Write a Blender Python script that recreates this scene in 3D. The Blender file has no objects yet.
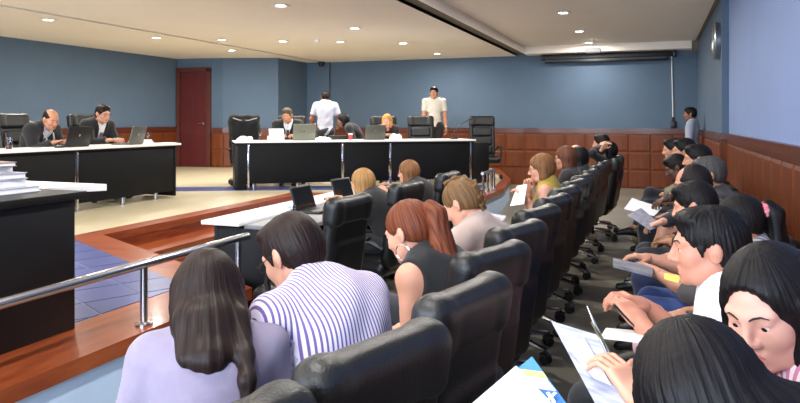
import bpy, bmesh, math, random
import numpy as np
from mathutils import Vector, Matrix, Euler

R = math.radians
random.seed(7)
scene = bpy.context.scene
col = scene.collection

# ------------------------------------------------------------------ camera
CAM_H, FPX, YAW, HORIZON = 1.42, 683.0, R(20.6), 121.0
CA, SA = math.cos(YAW), math.sin(YAW)
cam_data = bpy.data.cameras.new('camera')
cam_data.sensor_width = 36.0
cam_data.lens = FPX / 800.0 * 36.0
cam_data.shift_y = -(201.5 - HORIZON) / 800.0
cam_data.clip_start = 0.05
cam = bpy.data.objects.new('camera', cam_data)
cam.location = (0, 0, CAM_H)
cam.rotation_euler = (R(90), 0, YAW)
col.objects.link(cam)
scene.camera = cam

# ------------------------------------------------------------------ world, daylight, exposure
world = bpy.data.worlds.new('world')
scene.world = world
world.use_nodes = True
bg = world.node_tree.nodes['Background']
bg.inputs[0].default_value = (0.62, 0.74, 1.0, 1)
bg.inputs[1].default_value = 1.0
scene.view_settings.view_transform = 'Standard'
scene.view_settings.look = 'None'
scene.view_settings.exposure = 0.0
scene.view_settings.gamma = 1.0
scene.view_settings.use_curve_mapping = False

LAMP_POWER = 40.0          # every ceiling downlight
WINDOW_POWER = 210.0       # daylight through each rear window

WIN = [(-8.9, -7.1), (-6.3, -4.5), (-3.7, -1.9), (-1.3, 0.3)]
WIN_Z = (0.9, 2.6)
REAR_Y = -2.4
for (wx0, wx1) in WIN:
    ld = bpy.data.lights.new('window_daylight', 'AREA')
    ld.shape = 'RECTANGLE'
    ld.size, ld.size_y = wx1 - wx0, WIN_Z[1] - WIN_Z[0]
    ld.energy = WINDOW_POWER
    ld.color = (0.70, 0.83, 1.0)
    lo = bpy.data.objects.new('window_daylight', ld)
    lo.location = ((wx0 + wx1) / 2, REAR_Y - 0.2, sum(WIN_Z) / 2)
    lo.rotation_euler = (R(90), 0, R(180))
    lo.rotation_euler = Vector((0, 1, 0.0)).to_track_quat('-Z', 'Z').to_euler()
    col.objects.link(lo)

# ------------------------------------------------------------------ pixel helpers
def pd(px, py, d):
    """world point seen at pixel (px, py) at depth d"""
    u = (px - 400.0) / FPX * d
    return Vector((u * CA - d * SA, u * SA + d * CA, CAM_H - (py - HORIZON) / FPX * d))

def pz(px, py, z):
    return pd(px, py, (CAM_H - z) * FPX / (py - HORIZON))

# ------------------------------------------------------------------ materials
def lin(c):
    return tuple(((v / 255.0) / 12.92 if v / 255.0 <= 0.04045 else ((v / 255.0 + 0.055) / 1.055) ** 2.4) for v in c)

MATS = {}
def mat(name, rgb, rough=0.5, metal=0.0, var=0.0, vscale=8.0, bump=0.0, bscale=60.0, coat=0.0,
        spec=0.5, trans=0.0, emit=0.0, stretch=None, rgb2=None, sheen=0.0, sss=0.0, coord='Object'):
    if name in MATS:
        return MATS[name]
    m = bpy.data.materials.new(name)
    m.use_nodes = True
    nt = m.node_tree
    b = nt.nodes['Principled BSDF']
    c = lin(rgb)
    b.inputs['Base Color'].default_value = (*c, 1)
    b.inputs['Roughness'].default_value = rough
    b.inputs['Metallic'].default_value = metal
    b.inputs['Specular IOR Level'].default_value = spec
    b.inputs['Coat Weight'].default_value = coat
    b.inputs['Coat Roughness'].default_value = 0.12
    b.inputs['Transmission Weight'].default_value = trans
    b.inputs['Sheen Weight'].default_value = sheen
    if sss:
        b.inputs['Subsurface Weight'].default_value = sss
        b.inputs['Subsurface Radius'].default_value = (0.012, 0.005, 0.003)
    if emit:
        b.inputs['Emission Color'].default_value = (*c, 1)
        b.inputs['Emission Strength'].default_value = emit
    tc = nt.nodes.new('ShaderNodeTexCoord')
    mp = nt.nodes.new('ShaderNodeMapping')
    nt.links.new(tc.outputs[coord], mp.inputs['Vector'])
    if stretch:
        mp.inputs['Scale'].default_value = stretch
    if var or rgb2:
        n = nt.nodes.new('ShaderNodeTexNoise')
        n.inputs['Scale'].default_value = vscale
        n.inputs['Detail'].default_value = 5
        n.inputs['Roughness'].default_value = 0.6
        nt.links.new(mp.outputs[0], n.inputs['Vector'])
        r = nt.nodes.new('ShaderNodeValToRGB')
        c2 = lin(rgb2) if rgb2 else tuple(max(0, v * (1 - var)) for v in c)
        c1 = c if rgb2 else tuple(min(1, v * (1 + var)) for v in c)
        r.color_ramp.elements[0].position = 0.32
        r.color_ramp.elements[1].position = 0.68
        r.color_ramp.elements[0].color = (*c2, 1)
        r.color_ramp.elements[1].color = (*c1, 1)
        nt.links.new(n.outputs['Fac'], r.inputs['Fac'])
        nt.links.new(r.outputs['Color'], b.inputs['Base Color'])
    if bump:
        n2 = nt.nodes.new('ShaderNodeTexNoise')
        n2.inputs['Scale'].default_value = bscale
        n2.inputs['Detail'].default_value = 4
        nt.links.new(mp.outputs[0], n2.inputs['Vector'])
        bp = nt.nodes.new('ShaderNodeBump')
        bp.inputs['Strength'].default_value = bump
        bp.inputs['Distance'].default_value = 0.01
        nt.links.new(n2.outputs['Fac'], bp.inputs['Height'])
        nt.links.new(bp.outputs['Normal'], b.inputs['Normal'])
    MATS[name] = m
    return m

def stripe_mat(name, rgb_a, rgb_b, freq, duty, attr='stripe_u', rough=0.8, rgb_c=None):
    """woven stripes that follow a coordinate carried by the cloth"""
    if name in MATS:
        return MATS[name]
    m = mat(name, rgb_a, rough, bump=0.15, bscale=300)
    nt = m.node_tree
    b = nt.nodes['Principled BSDF']
    at = nt.nodes.new('ShaderNodeAttribute'); at.attribute_name = attr
    mu = nt.nodes.new('ShaderNodeMath'); mu.operation = 'MULTIPLY'; mu.inputs[1].default_value = freq
    fr = nt.nodes.new('ShaderNodeMath'); fr.operation = 'FRACT'
    lt = nt.nodes.new('ShaderNodeMath'); lt.operation = 'LESS_THAN'; lt.inputs[1].default_value = duty
    mx = nt.nodes.new('ShaderNodeMix'); mx.data_type = 'RGBA'
    mx.inputs[6].default_value = (*lin(rgb_a), 1); mx.inputs[7].default_value = (*lin(rgb_b), 1)
    nt.links.new(at.outputs['Fac'], mu.inputs[0]); nt.links.new(mu.outputs[0], fr.inputs[0])
    nt.links.new(fr.outputs[0], lt.inputs[0]); nt.links.new(lt.outputs[0], mx.inputs[0])
    nt.links.new(mx.outputs[2], b.inputs['Base Color'])
    return m

def hair_mat(name, rgb, rgb2, rough=0.46):
    """strands run along the lines of constant strand_u"""
    if name in MATS:
        return MATS[name]
    m = mat(name, rgb, rough, spec=0.17)
    nt = m.node_tree; b = nt.nodes['Principled BSDF']
    au = nt.nodes.new('ShaderNodeAttribute'); au.attribute_name = 'strand_u'
    av = nt.nodes.new('ShaderNodeAttribute'); av.attribute_name = 'strand_v'
    cb = nt.nodes.new('ShaderNodeCombineXYZ')
    nt.links.new(au.outputs['Fac'], cb.inputs[0]); nt.links.new(av.outputs['Fac'], cb.inputs[1])
    n = nt.nodes.new('ShaderNodeTexNoise'); n.inputs['Scale'].default_value = 1.0; n.inputs['Detail'].default_value = 3
    nt.links.new(cb.outputs[0], n.inputs['Vector'])
    r = nt.nodes.new('ShaderNodeValToRGB')
    r.color_ramp.elements[0].position = .34; r.color_ramp.elements[1].position = .66
    r.color_ramp.elements[0].color = (*lin(rgb2), 1); r.color_ramp.elements[1].color = (*lin(rgb), 1)
    nt.links.new(n.outputs['Fac'], r.inputs['Fac']); nt.links.new(r.outputs['Color'], b.inputs['Base Color'])
    bp = nt.nodes.new('ShaderNodeBump'); bp.inputs['Strength'].default_value = .55; bp.inputs['Distance'].default_value = .006
    nt.links.new(n.outputs['Fac'], bp.inputs['Height']); nt.links.new(bp.outputs['Normal'], b.inputs['Normal'])
    return m

wall_m   = mat('blue wall paint', (82, 102, 123), 0.75, var=0.04, vscale=1.5, bump=0.05, bscale=120)
walln_m  = mat('brightened lavender blue wall', (128, 148, 192), 0.7, var=0.03, vscale=1.5, bump=0.05, bscale=120)  # near wall brightness the window daylight does not reach, put into the colour
ceil_m   = mat('cream ceiling paint', (240, 230, 218), 0.8, var=0.02, vscale=1.0)
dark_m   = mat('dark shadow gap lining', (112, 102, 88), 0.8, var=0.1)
beige_m  = mat('beige stage floor tile', (196, 185, 155), 0.32, var=0.05, vscale=3)
tile_m   = mat('blue glazed floor tile', (66, 78, 134), 0.3, var=0.10, vscale=6)
grout_m  = mat('pale grout', (140, 150, 180), 0.8, var=0.05)
riser_m  = mat('pale blue stage riser paint', (196, 220, 246), 0.6, var=0.04, vscale=3)
wood_m   = mat('polished red brown wood', (158, 80, 42), 0.3, rgb2=(120, 50, 24), vscale=3.0, stretch=(6, 1, 6), spec=0.35, coat=0.12, bump=0.05, bscale=20)
woodx_m  = mat('polished red brown wood across', (158, 80, 42), 0.3, rgb2=(120, 50, 24), vscale=3.0, stretch=(1, 6, 6), spec=0.35, coat=0.12, bump=0.05, bscale=20)
panel_m  = mat('varnished wall panel wood', (116, 58, 22), 0.5, rgb2=(92, 40, 12), vscale=3.0, stretch=(5, 5, 0.8), spec=0.3, coat=0.1, bump=0.04, bscale=20)
rail_m   = mat('varnished rail wood', (92, 42, 24), 0.36, rgb2=(74, 32, 18), vscale=3.0, stretch=(1, 1, 6), coat=0.2)
frame_m  = mat('varnished framing wood', (120, 64, 28), 0.5, rgb2=(100, 50, 26), vscale=3.0, stretch=(5, 5, 0.8), spec=0.3, coat=0.05)
door_m   = mat('dark red door wood', (92, 26, 24), 0.35, rgb2=(76, 18, 18), vscale=3.0, stretch=(5, 5, 0.7))
chrome_m = mat('polished steel', (200, 200, 205), 0.16, metal=1.0, var=0.03)
steel_m  = mat('brushed steel', (170, 172, 176), 0.32, metal=1.0, var=0.05)
leather_m = mat('black leather', (13, 13, 15), 0.37, var=0.15, vscale=14, bump=0.18, bscale=190, spec=0.5)
leather2_m = mat('worn black leather', (19, 20, 20), 0.38, var=0.2, vscale=10, bump=0.2, bscale=170, spec=0.5)
plastic_m = mat('black plastic', (22, 22, 23), 0.4, var=0.1, bump=0.05)
laminate_m = mat('black laminate', (14, 14, 16), 0.45, spec=0.3, var=0.12, vscale=5)
navy_m   = mat('dark navy laminate', (11, 12, 15), 0.6, spec=0.2, var=0.08, vscale=5)
white_m  = mat('white laminate', (236, 234, 230), 0.35, var=0.02)
grey_lam = mat('grey laminate', (128, 128, 132), 0.4, var=0.04)
paper_m  = mat('white paper', (238, 238, 242), 0.8, var=0.02, vscale=20)
glass_m  = mat('clear glass', (235, 240, 245), 0.03, trans=1.0, spec=0.5, var=0.01)
cream_m  = mat('off white plastic', (226, 222, 212), 0.5, var=0.02)
lamp_m   = mat('lit lamp lens', (255, 250, 240), 0.5, emit=16.0)

# ------------------------------------------------------------------ mesh builder
class MB:
    def __init__(self):
        self.v, self.f, self.mi = [], [], []
        self.cur = 0
    def add(self, verts, faces):
        o = len(self.v)
        self.v += [tuple(p) for p in verts]
        for f in faces:
            self.f.append(tuple(i + o for i in f)); self.mi.append(self.cur)
    def box(self, x0, x1, y0, y1, z0, z1, M=None):
        p = [Vector((x, y, z)) for z in (z0, z1) for (x, y) in ((x0, y0), (x1, y0), (x1, y1), (x0, y1))]
        if M is not None: p = [M @ q for q in p]
        self.add(p, [(3, 2, 1, 0), (4, 5, 6, 7), (0, 1, 5, 4), (1, 2, 6, 5), (2, 3, 7, 6), (3, 0, 4, 7)])
    def bevbox(self, x0, x1, y0, y1, z0, z1, b, M=None, seg=2):
        bm = bmesh.new()
        bmesh.ops.create_cube(bm, size=1.0)
        for v in bm.verts:
            v.co = Vector(((x0 + x1) / 2 + v.co.x * (x1 - x0), (y0 + y1) / 2 + v.co.y * (y1 - y0), (z0 + z1) / 2 + v.co.z * (z1 - z0)))
        bmesh.ops.bevel(bm, geom=bm.edges[:], offset=b, segments=seg, profile=0.5, affect='EDGES')
        bm.verts.index_update()
        vs = [(M @ v.co if M is not None else v.co.copy()) for v in bm.verts]
        self.add(vs, [tuple(v.index for v in f.verts) for f in bm.faces]); bm.free()
    def prism(self, pts, z0, z1):
        n = len(pts)
        self.add([(p[0], p[1], z0) for p in pts] + [(p[0], p[1], z1) for p in pts],
                 [tuple(range(n))[::-1], tuple(range(n, 2 * n))] + [(i, (i + 1) % n, n + (i + 1) % n, n + i) for i in range(n)])
    def tube(self, path, rad, seg=10, cap=True):
        path = [Vector(p) for p in path]
        n = len(path)
        if not hasattr(rad, '__len__'): rad = [rad] * n
        tang = [(path[min(i + 1, n - 1)] - path[max(i - 1, 0)]).normalized() for i in range(n)]
        up = Vector((0, 0, 1)) if abs(tang[0].z) < 0.9 else Vector((1, 0, 0))
        nrm = tang[0].cross(up).normalized()
        vs = []
        for i in range(n):
            if i: nrm = (nrm - tang[i] * nrm.dot(tang[i])).normalized()
            bn = tang[i].cross(nrm)
            for k in range(seg):
                a = 2 * math.pi * k / seg
                vs.append(path[i] + (nrm * math.cos(a) + bn * math.sin(a)) * rad[i])
        fs = []
        for i in range(n - 1):
            for k in range(seg):
                fs.append((i * seg + k, i * seg + (k + 1) % seg, (i + 1) * seg + (k + 1) % seg, (i + 1) * seg + k))
        if cap:
            fs += [tuple(range(seg))[::-1], tuple(range((n - 1) * seg, n * seg))]
        self.add(vs, fs)
    def lathe(self, prof, seg=20, M=None):
        """profile of (radius, z) turned about z"""
        vs, fs = [], []
        n = len(prof)
        for (r, z) in prof:
            for k in range(seg):
                a = 2 * math.pi * k / seg
                p = Vector((r * math.cos(a), r * math.sin(a), z))
                vs.append(M @ p if M is not None else p)
        for i in range(n - 1):
            for k in range(seg):
                fs.append((i * seg + k, i * seg + (k + 1) % seg, (i + 1) * seg + (k + 1) % seg, (i + 1) * seg + k))
        if prof[0][0] > 1e-6: fs.append(tuple(range(seg))[::-1])
        if prof[-1][0] > 1e-6: fs.append(tuple(range((n - 1) * seg, n * seg)))
        self.add(vs, fs)
    def ball(self, c, r, seg=12, M=None):
        if not hasattr(r, '__len__'): r = (r, r, r)
        n = seg // 2
        T = Matrix.Translation(Vector(c)) @ Matrix.Diagonal((*r, 1))
        if M is not None: T = M @ T
        self.lathe([(math.sin(math.pi * i / n) if 0 < i < n else 1e-7, -math.cos(math.pi * i / n)) for i in range(n + 1)], seg, T)
    def mesh(self, name, mats, smooth=True):
        me = bpy.data.meshes.new(name)
        me.from_pydata(self.v, [], self.f)
        if not hasattr(mats, '__len__'): mats = [mats]
        for m in mats: me.materials.append(m)
        if len(mats) > 1: me.polygons.foreach_set('material_index', self.mi)
        if smooth:
            me.polygons.foreach_set('use_smooth', [True] * len(me.polygons))
            try: me.set_sharp_from_angle(angle=R(38))
            except Exception: pass
        me.update()
        return me
    def build(self, name, mats, parent=None, loc=None, rz=0.0, smooth=True):
        return link(name, self.mesh(name, mats, smooth), parent, loc, rz)

def link(name, me, parent=None, loc=None, rz=0.0):
    o = bpy.data.objects.new(name, me)
    col.objects.link(o)
    if parent is not None: o.parent = parent
    if loc is not None: o.location = loc
    if rz: o.rotation_euler = (0, 0, rz)
    return o

def tag(o, label=None, cat=None, group=None, kind=None):
    if label: o['label'] = label
    if cat: o['category'] = cat
    if group: o['group'] = group
    if kind: o['kind'] = kind
    return o

def empty(name, loc=(0, 0, 0), rz=0.0):
    o = bpy.data.objects.new(name, None)
    o.empty_display_size = 0.1
    o.location = loc; o.rotation_euler = (0, 0, rz)
    col.objects.link(o)
    return o

def copy_tree(o, parent=None):
    c = o.copy(); col.objects.link(c)
    if parent is not None:
        c.parent = parent
    for ch in list(o.children):
        copy_tree(ch, c)
    return c

def struct(o):
    o['kind'] = 'structure'
    return o

def clip_poly(pts, poly):
    """clip polygon pts by convex polygon poly (ccw)"""
    out = pts
    n = len(poly)
    for i in range(n):
        a, b = poly[i], poly[(i + 1) % n]
        res = []
        side = lambda p: (b[0] - a[0]) * (p[1] - a[1]) - (b[1] - a[1]) * (p[0] - a[0])
        for j in range(len(out)):
            p, q = out[j], out[(j + 1) % len(out)]
            sp, sq = side(p), side(q)
            if sp >= 0: res.append(p)
            if (sp >= 0) != (sq >= 0):
                t = sp / (sp - sq)
                res.append((p[0] + (q[0] - p[0]) * t, p[1] + (q[1] - p[1]) * t))
        out = res
        if len(out) < 3: return []
    return out
# ================================================================== THE ROOM
X_L, X_R, X_RF = -10.5, 0.85, 0.77       # left wall, right wall near part, right wall far part
Y_B, Y_STEP = 15.2, 9.5
H, HR = 2.87, 3.02                       # ceiling over the stage, ceiling over the benches
STAGE = 0.36
WZ = 1.25                                # top of the panelling

# ---- floor of the hall
m = MB(); m.box(X_L - .2, X_R + .2, REAR_Y - .2, Y_B + .2, -0.1, 0.0)
floor_m = mat('grey brown hall floor', (124, 119, 106), 0.38, var=0.16, vscale=1.4, bump=0.03, bscale=30)
struct(m.build('floor', floor_m, smooth=False))

# ---- stage block, open floor notch in front of the judges
EDGE = [(-2.48, -2.35), (-2.44, 3.72), (-4.86, 4.97), (-4.86, 8.80), (-2.3, 9.50), (-2.3, 10.75), (-2.5, 12.3), (-3.35, Y_B)]
NE = len(EDGE) - 1
TH = 0.075                               # thickness of the wooden border
m = MB()
for i in range(NE):
    m.prism([EDGE[i], EDGE[i + 1], (X_L, EDGE[i + 1][1]), (X_L, EDGE[i][1])], 0.0, STAGE - TH)
stage = struct(m.build('floor_stage', riser_m, smooth=False))

def off_line(a, b, w):
    d = Vector((b[0] - a[0], b[1] - a[1])).normalized()
    n = Vector((-d.y, d.x)) * w
    return (Vector(a) + n, Vector(b) + n)
def isect(l1, l2):
    p, r = l1[0], l1[1] - l1[0]; q, s = l2[0], l2[1] - l2[0]
    t = ((q - p).x * s.y - (q - p).y * s.x) / (r.x * s.y - r.y * s.x)
    return p + r * t
W_IN = [0.40, 0.26, 0.2, 0.2, 0.14, 0.14, 0.14]
def offset_path(ws):
    ls = [off_line(EDGE[i], EDGE[i + 1], ws[i]) for i in range(NE)]
    out = [ls[0][0]]
    for i in range(NE - 1): out.append(isect(ls[i], ls[i + 1]))
    out.append(ls[-1][1])
    return [tuple(p) for p in out]
INN = offset_path(W_IN)
NOSE = offset_path([-0.03] * NE)
NOSE[0] = (NOSE[0][0], -2.35); NOSE[NE] = (NOSE[NE][0], Y_B - .03); INN[NE] = (INN[NE][0], Y_B - .03)
# top of the stage in beige tile
m = MB()
quads = [[INN[i], INN[i + 1], (X_L, INN[i + 1][1]), (X_L, INN[i][1])] for i in range(NE)]
for q in quads: m.prism(q, STAGE - TH, STAGE - 0.004)
o = m.build('floor_stage_top', beige_m, smooth=False); struct(o)
# wooden border boards
for i in range(NE):
    m = MB()
    m.prism([NOSE[i], NOSE[i + 1], INN[i + 1], INN[i]], STAGE - TH, STAGE)
    struct(m.build('trim_%d' % (i + 21), wood_m if i in (0, 2, 4) else woodx_m, smooth=False))
# brown risers of the notch (wood faced) and the step
m = MB()
for i in (1, 2, 3):
    a, b = EDGE[i], EDGE[i + 1]
    p = off_line(a, b, -0.012)
    m.prism([tuple(p[0]), tuple(p[1]), b, a], 0.0, STAGE - TH - .001)
    if i == 2:
        struct(m.build('trim_6', wood_m, smooth=False)); m = MB()
    elif i == 1:
        struct(m.build('trim_7', woodx_m, smooth=False)); m = MB()
m = MB(); m.prism([(-4.845, 5.0), (-4.5, 4.82), (-4.5, 8.86), (-4.845, 8.78)], 0.0, 0.14)
struct(m.build('floor_step', wood_m, smooth=False))
m = MB(); m.prism([(-4.845, 5.0), (-4.46, 4.80), (-4.46, 8.86), (-4.845, 8.78)], 0.14, 0.18)
struct(m.build('trim_8', wood_m, smooth=False))

# ---- blue tiles: field beside the clerk desk and the band before the judges
def tile_field(poly, org, ang, size, name, gap=0.006, skip=None, dep=1.0):
    base = MB(); base.prism(poly, STAGE - 0.003, STAGE - 0.0015)
    root = struct(base.build(name, grout_m, smooth=False))
    ca, sa = math.cos(ang), math.sin(ang)
    xs = [((p[0] - org[0]) * ca + (p[1] - org[1]) * sa, -(p[0] - org[0]) * sa + (p[1] - org[1]) * ca) for p in poly]
    i0, i1 = math.floor(min(p[0] for p in xs) / size), math.ceil(max(p[0] for p in xs) / size)
    j0, j1 = math.floor(min(p[1] for p in xs) / size), math.ceil(max(p[1] for p in xs) / size)
    for i in range(i0, i1):
        for j in range(j0, j1):
            q = [(i * size + gap, j * size + gap), ((i + 1) * size - gap, j * size + gap), ((i + 1) * size - gap, (j + 1) * size - gap), (i * size + gap, (j + 1) * size - gap)]
            w = [(org[0] + a * ca - b * sa, org[1] + a * sa + b * ca) for a, b in q]
            c = clip_poly(w, poly)
            if len(c) < 3: continue
            t = MB(); t.prism(c, STAGE - 0.003, STAGE + 0.0025)
            t.build('tile', tile_m, root, smooth=False)
    return root
tile_field([(-5.3, 2.0), (INN[0][0] - .0, 2.0), INN[1], (INN[1][0] + (INN[2][0] - INN[1][0]) * .98, INN[1][1] + (INN[2][1] - INN[1][1]) * .98)],
           (-4.14, 3.97), math.atan2(-1.35, 2.59), 0.33, 'floor_tile_field')
b0, b1 = Vector((-7.3, 8.25)), Vector((-2.45, 10.55))
bd = (b1 - b0).normalized(); bn = Vector((-bd.y, bd.x))
band = [tuple(b0), tuple(b1), tuple(b1 + bn * .62), tuple(b0 + bn * .62)]
tile_field(band, tuple(b0), math.atan2(bd.y, bd.x), 0.31, 'floor_tile_band')

# ---- walls
T = 0.15
def wall(name, x0, x1, y0, y1, z1=HR + .1, mt=None):
    m = MB(); m.box(x0, x1, y0, y1, 0.0, z1)
    return struct(m.build(name, mt or wall_m, smooth=False))
wall_back = wall('wall_back', -8.2, X_R + T, Y_B, Y_B + T)
wall_left = wall('wall_left', X_L - T, X_L, REAR_Y, 13.1)
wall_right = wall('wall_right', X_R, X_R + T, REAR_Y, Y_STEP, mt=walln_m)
wall_right_far = wall('wall_right_far', X_RF, X_R + T, Y_STEP, Y_B)
def prism_wall(name, pts):
    m = MB(); m.prism(pts, 0.0, HR + .1)
    return struct(m.build(name, wall_m, smooth=False))
wall_door = prism_wall('wall_door', [(X_L - T, 13.1), (-9.35, 13.28), (-9.35, 15.3), (X_L - T, 15.3)])
wall_angle = prism_wall('wall_angle', [(-9.35, 13.28), (-8.15, 13.72), (-8.15, 15.35), (-9.35, 15.3)])
prism_wall('wall_pier', [(-8.15, 15.1), (-7.54, 15.1), (-7.54, Y_B), (-8.15, Y_B)])
# rear wall with windows (behind the camera)
m = MB()
xs = [X_L - T] + [v for w in WIN for v in w] + [X_R + T]
for i in range(0, len(xs), 2): m.box(xs[i], xs[i + 1], REAR_Y - T, REAR_Y, 0, HR + .1)
for (a, b) in WIN:
    m.box(a, b, REAR_Y - T, REAR_Y, 0, WIN_Z[0]); m.box(a, b, REAR_Y - T, REAR_Y, WIN_Z[1], HR + .1)
struct(m.build('wall_rear', wall_m, smooth=False))
for i, (a, b) in enumerate(WIN):
    e = struct(empty('window_%d' % (i + 1), ((a + b) / 2, REAR_Y, WIN_Z[0])))
    m = MB(); hw = (b - a) / 2; hh = WIN_Z[1] - WIN_Z[0]
    for s in (-1, 1): m.box(s * hw - .03, s * hw + .03, -.1, .02, 0, hh)
    m.box(-.02, .02, -.08, 0, 0, hh); m.box(-hw, hw, -.1, .02, -.03, .03); m.box(-hw, hw, -.1, .02, hh - .03, hh + .03)
    m.build('window_frame', steel_m, e, smooth=False)

# ---- ceiling: stage part, hall part one step higher, slot between, soffit at the back
SX0, SX1 = -2.93, -2.68
m = MB()
m.box(X_L - T, -7.76, REAR_Y, Y_B, H, H + .1)
m.box(-7.64, SX0, REAR_Y, Y_B, H, H + .1)
m.box(-7.76, -7.64, REAR_Y, Y_B, H + .06, H + .1)
struct(m.build('ceiling', ceil_m, smooth=False))
m = MB(); m.box(SX1, X_R + T, REAR_Y, Y_B, HR, HR + .1)
m.box(SX1, X_R, 14.75, Y_B, HR - .15, HR)
m.box(SX1, SX1 + .012, REAR_Y, 14.75, HR - .15, HR)
struct(m.build('ceiling_hall', ceil_m, smooth=False))
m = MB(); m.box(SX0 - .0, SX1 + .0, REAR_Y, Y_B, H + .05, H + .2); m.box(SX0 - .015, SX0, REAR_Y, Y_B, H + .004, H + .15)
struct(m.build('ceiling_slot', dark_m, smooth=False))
m = MB(); m.box(-7.757, -7.643, REAR_Y, Y_B, H + .05, H + .06); 
struct(m.build('ceiling_groove', dark_m, smooth=False))
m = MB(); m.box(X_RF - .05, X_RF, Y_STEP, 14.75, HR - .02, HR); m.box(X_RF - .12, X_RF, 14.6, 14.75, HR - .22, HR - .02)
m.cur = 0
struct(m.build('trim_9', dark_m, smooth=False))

# ---- panelling
def panel_mesh(w, h, t=0.018, b=0.03):
    """raised field panel, face along -y, origin at lower left back"""
    m = MB()
    p = [(0, 0, 0), (w, 0, 0), (w, 0, h), (0, 0, h), (0, -t * .5, 0), (w, -t * .5, 0), (w, -t * .5, h), (0, -t * .5, h),
         (b, -t, b), (w - b, -t, b), (w - b, -t, h - b), (b, -t, h - b)]
    m.add(p, [(3, 2, 1, 0)[::-1], (0, 1, 5, 4), (1, 2, 6, 5), (2, 3, 7, 6), (3, 0, 4, 7), (4, 5, 9, 8), (5, 6, 10, 9), (6, 7, 11, 10), (7, 4, 8, 11), (8, 9, 10, 11)])
    return m.mesh('panel', panel_m, smooth=False)
BASE = 0.0
def backing(name, L, w_top, parent):
    m = MB(); m.box(0, L, -0.012, 0, 0, w_top)
    return m.build(name, frame_m, parent, smooth=False)
def cap_rail(L, z, parent, over=0.045):
    m = MB(); m.box(0, L, -over, 0, z - .07, z); m.box(0, L, -over + .014, 0, z - .1, z - .07); m.box(0, L, -over - .008, 0, z, z + .014)
    return m.build('dado_rail', rail_m, parent, smooth=False)
def wainscot(parent, ox, oy, rz, L, cols, rows, z0, z1, skip_rows=0):
    """panelling along local +x of a frame standing at (ox, oy); room is on local -y"""
    r = empty('wainscot', (ox, oy, 0), rz); r.parent = parent
    bk = backing('framing', L, z1, r)
    cap_rail(L, z1, r)
    w = L / cols; h = (z1 - .1 - z0) / rows
    me = panel_mesh(w - .022, h - .022)
    for i in range(cols):
        for j in range(skip_rows, rows):
            o = bpy.data.objects.new('panel', me); col.objects.link(o); o.parent = r
            o.location = (i * w + .011, -.012, z0 + j * h + .011)
    if z0 > 0.02:
        m = MB(); m.box(0, L, -.03, 0, 0, z0); m.build('skirting', rail_m, r, smooth=False)
    return r
wainscot(wall_back, -2.3, Y_B, 0, 3.07, 7, 3, 0.0, WZ)                         # hall part of the back wall
wainscot(wall_back, -7.54, Y_B, 0, 5.24, 12, 3, 0.0, WZ, skip_rows=1)          # stage part
wr_ = wainscot(wall_right, X_R, Y_STEP, R(-90), 11.7, 26, 2, 0.06, WZ)
m = MB(); m.box(0, 11.7, -.05, 0, .595, .64); m.build('mid_rail', panel_m, wr_, smooth=False)
wainscot(wall_right_far, X_RF, Y_B, R(-90), 5.7, 13, 1, 0.06, WZ)
m = MB(); m.box(X_RF - .02, X_R, Y_STEP - .05, Y_STEP - .005, 0, WZ - .06)
struct(m.build('trim_10', panel_m, smooth=False))
m = MB(); m.box(X_RF - .05, X_R, Y_STEP - .075, Y_STEP - .002, WZ - .06, WZ + .014)
struct(m.build('trim_11', rail_m, smooth=False))
wainscot(wall_left, X_L, 1.5, R(90), 11.6, 26, 2, 0.36, WZ + .02, skip_rows=0)
def along(a, b): return math.hypot(b[0] - a[0], b[1] - a[1]), math.atan2(b[1] - a[1], b[0] - a[0])
L1, A1 = along((-9.42, 13.268), (-9.35, 13.28))
L2, A2 = along((-9.35, 13.28), (-8.15, 13.72))
wainscot(wall_angle, -9.35, 13.28, A2, L2, 3, 2, 0.36, WZ)
wainscot(wall_back, -8.15, 13.72, R(90), 1.38, 3, 2, 0.36, WZ)

# ---- door in the short wall left of the angle
AD = math.atan2(13.28 - 13.1, -9.35 - X_L)
d = struct(empty('door_1', (X_L + .02, 13.1, STAGE), AD))
m = MB()
m.box(0.0, .09, -.05, .02, 0, 2.28); m.box(.75, .86, -.05, .02, 0, 2.28); m.box(0, .86, -.05, .02, 2.2, 2.3)
m.build('door_frame', rail_m, d, smooth=False)
m = MB(); m.bevbox(.095, .745, -.03, .015, 0.005, 2.195, .004)
m.build('door_leaf', door_m, d, smooth=False)
m = MB(); m.tube([(.67, -.03, 1.0), (.67, -.075, 1.0), (.58, -.075, 1.0)], .011, 8); m.lathe([(.026, 0), (.026, .01)], 14, Matrix.Translation((.67, -.03, 1.0)) @ Matrix.Rotation(R(90), 4, 'X'))
m.build('door_handle', steel_m, d)
wainscot(wall_door, X_L + .02 + .87 * math.cos(AD), 13.1 + .87 * math.sin(AD), AD, 0.28, 1, 2, 0.36, WZ)

# ---- downlights
dl_ring = MB(); dl_ring.lathe([(.085, 0), (.115, -.006), (.118, -.012), (.105, -.016), (.085, -.008)], 28)
dl_lens = MB(); dl_lens.lathe([(1e-6, -.012), (.03, -.0115), (.085, -.006)], 28)
ring_me, lens_me = dl_ring.mesh('trim_ring', white_m), dl_lens.mesh('lens', lamp_m)
def downlight(x, y, z, label, power=LAMP_POWER, light=True):
    e = tag(empty('ceiling_downlight', (x, y, z)), label, 'ceiling light', 'round recessed ceiling downlights')
    link('trim_ring', ring_me, e); link('lens', lens_me, e)
    if light:
        ld = bpy.data.lights.new('downlight_glow', 'AREA'); ld.shape = 'DISK'; ld.size = .17
        ld.energy = power; ld.color = (1.0, 0.95, 0.88)
        lo = bpy.data.objects.new('downlight_glow', ld); col.objects.link(lo); lo.parent = e; lo.location = (0, 0, -.03)
    return e
G_ = 'round lit ceiling downlight '
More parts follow.
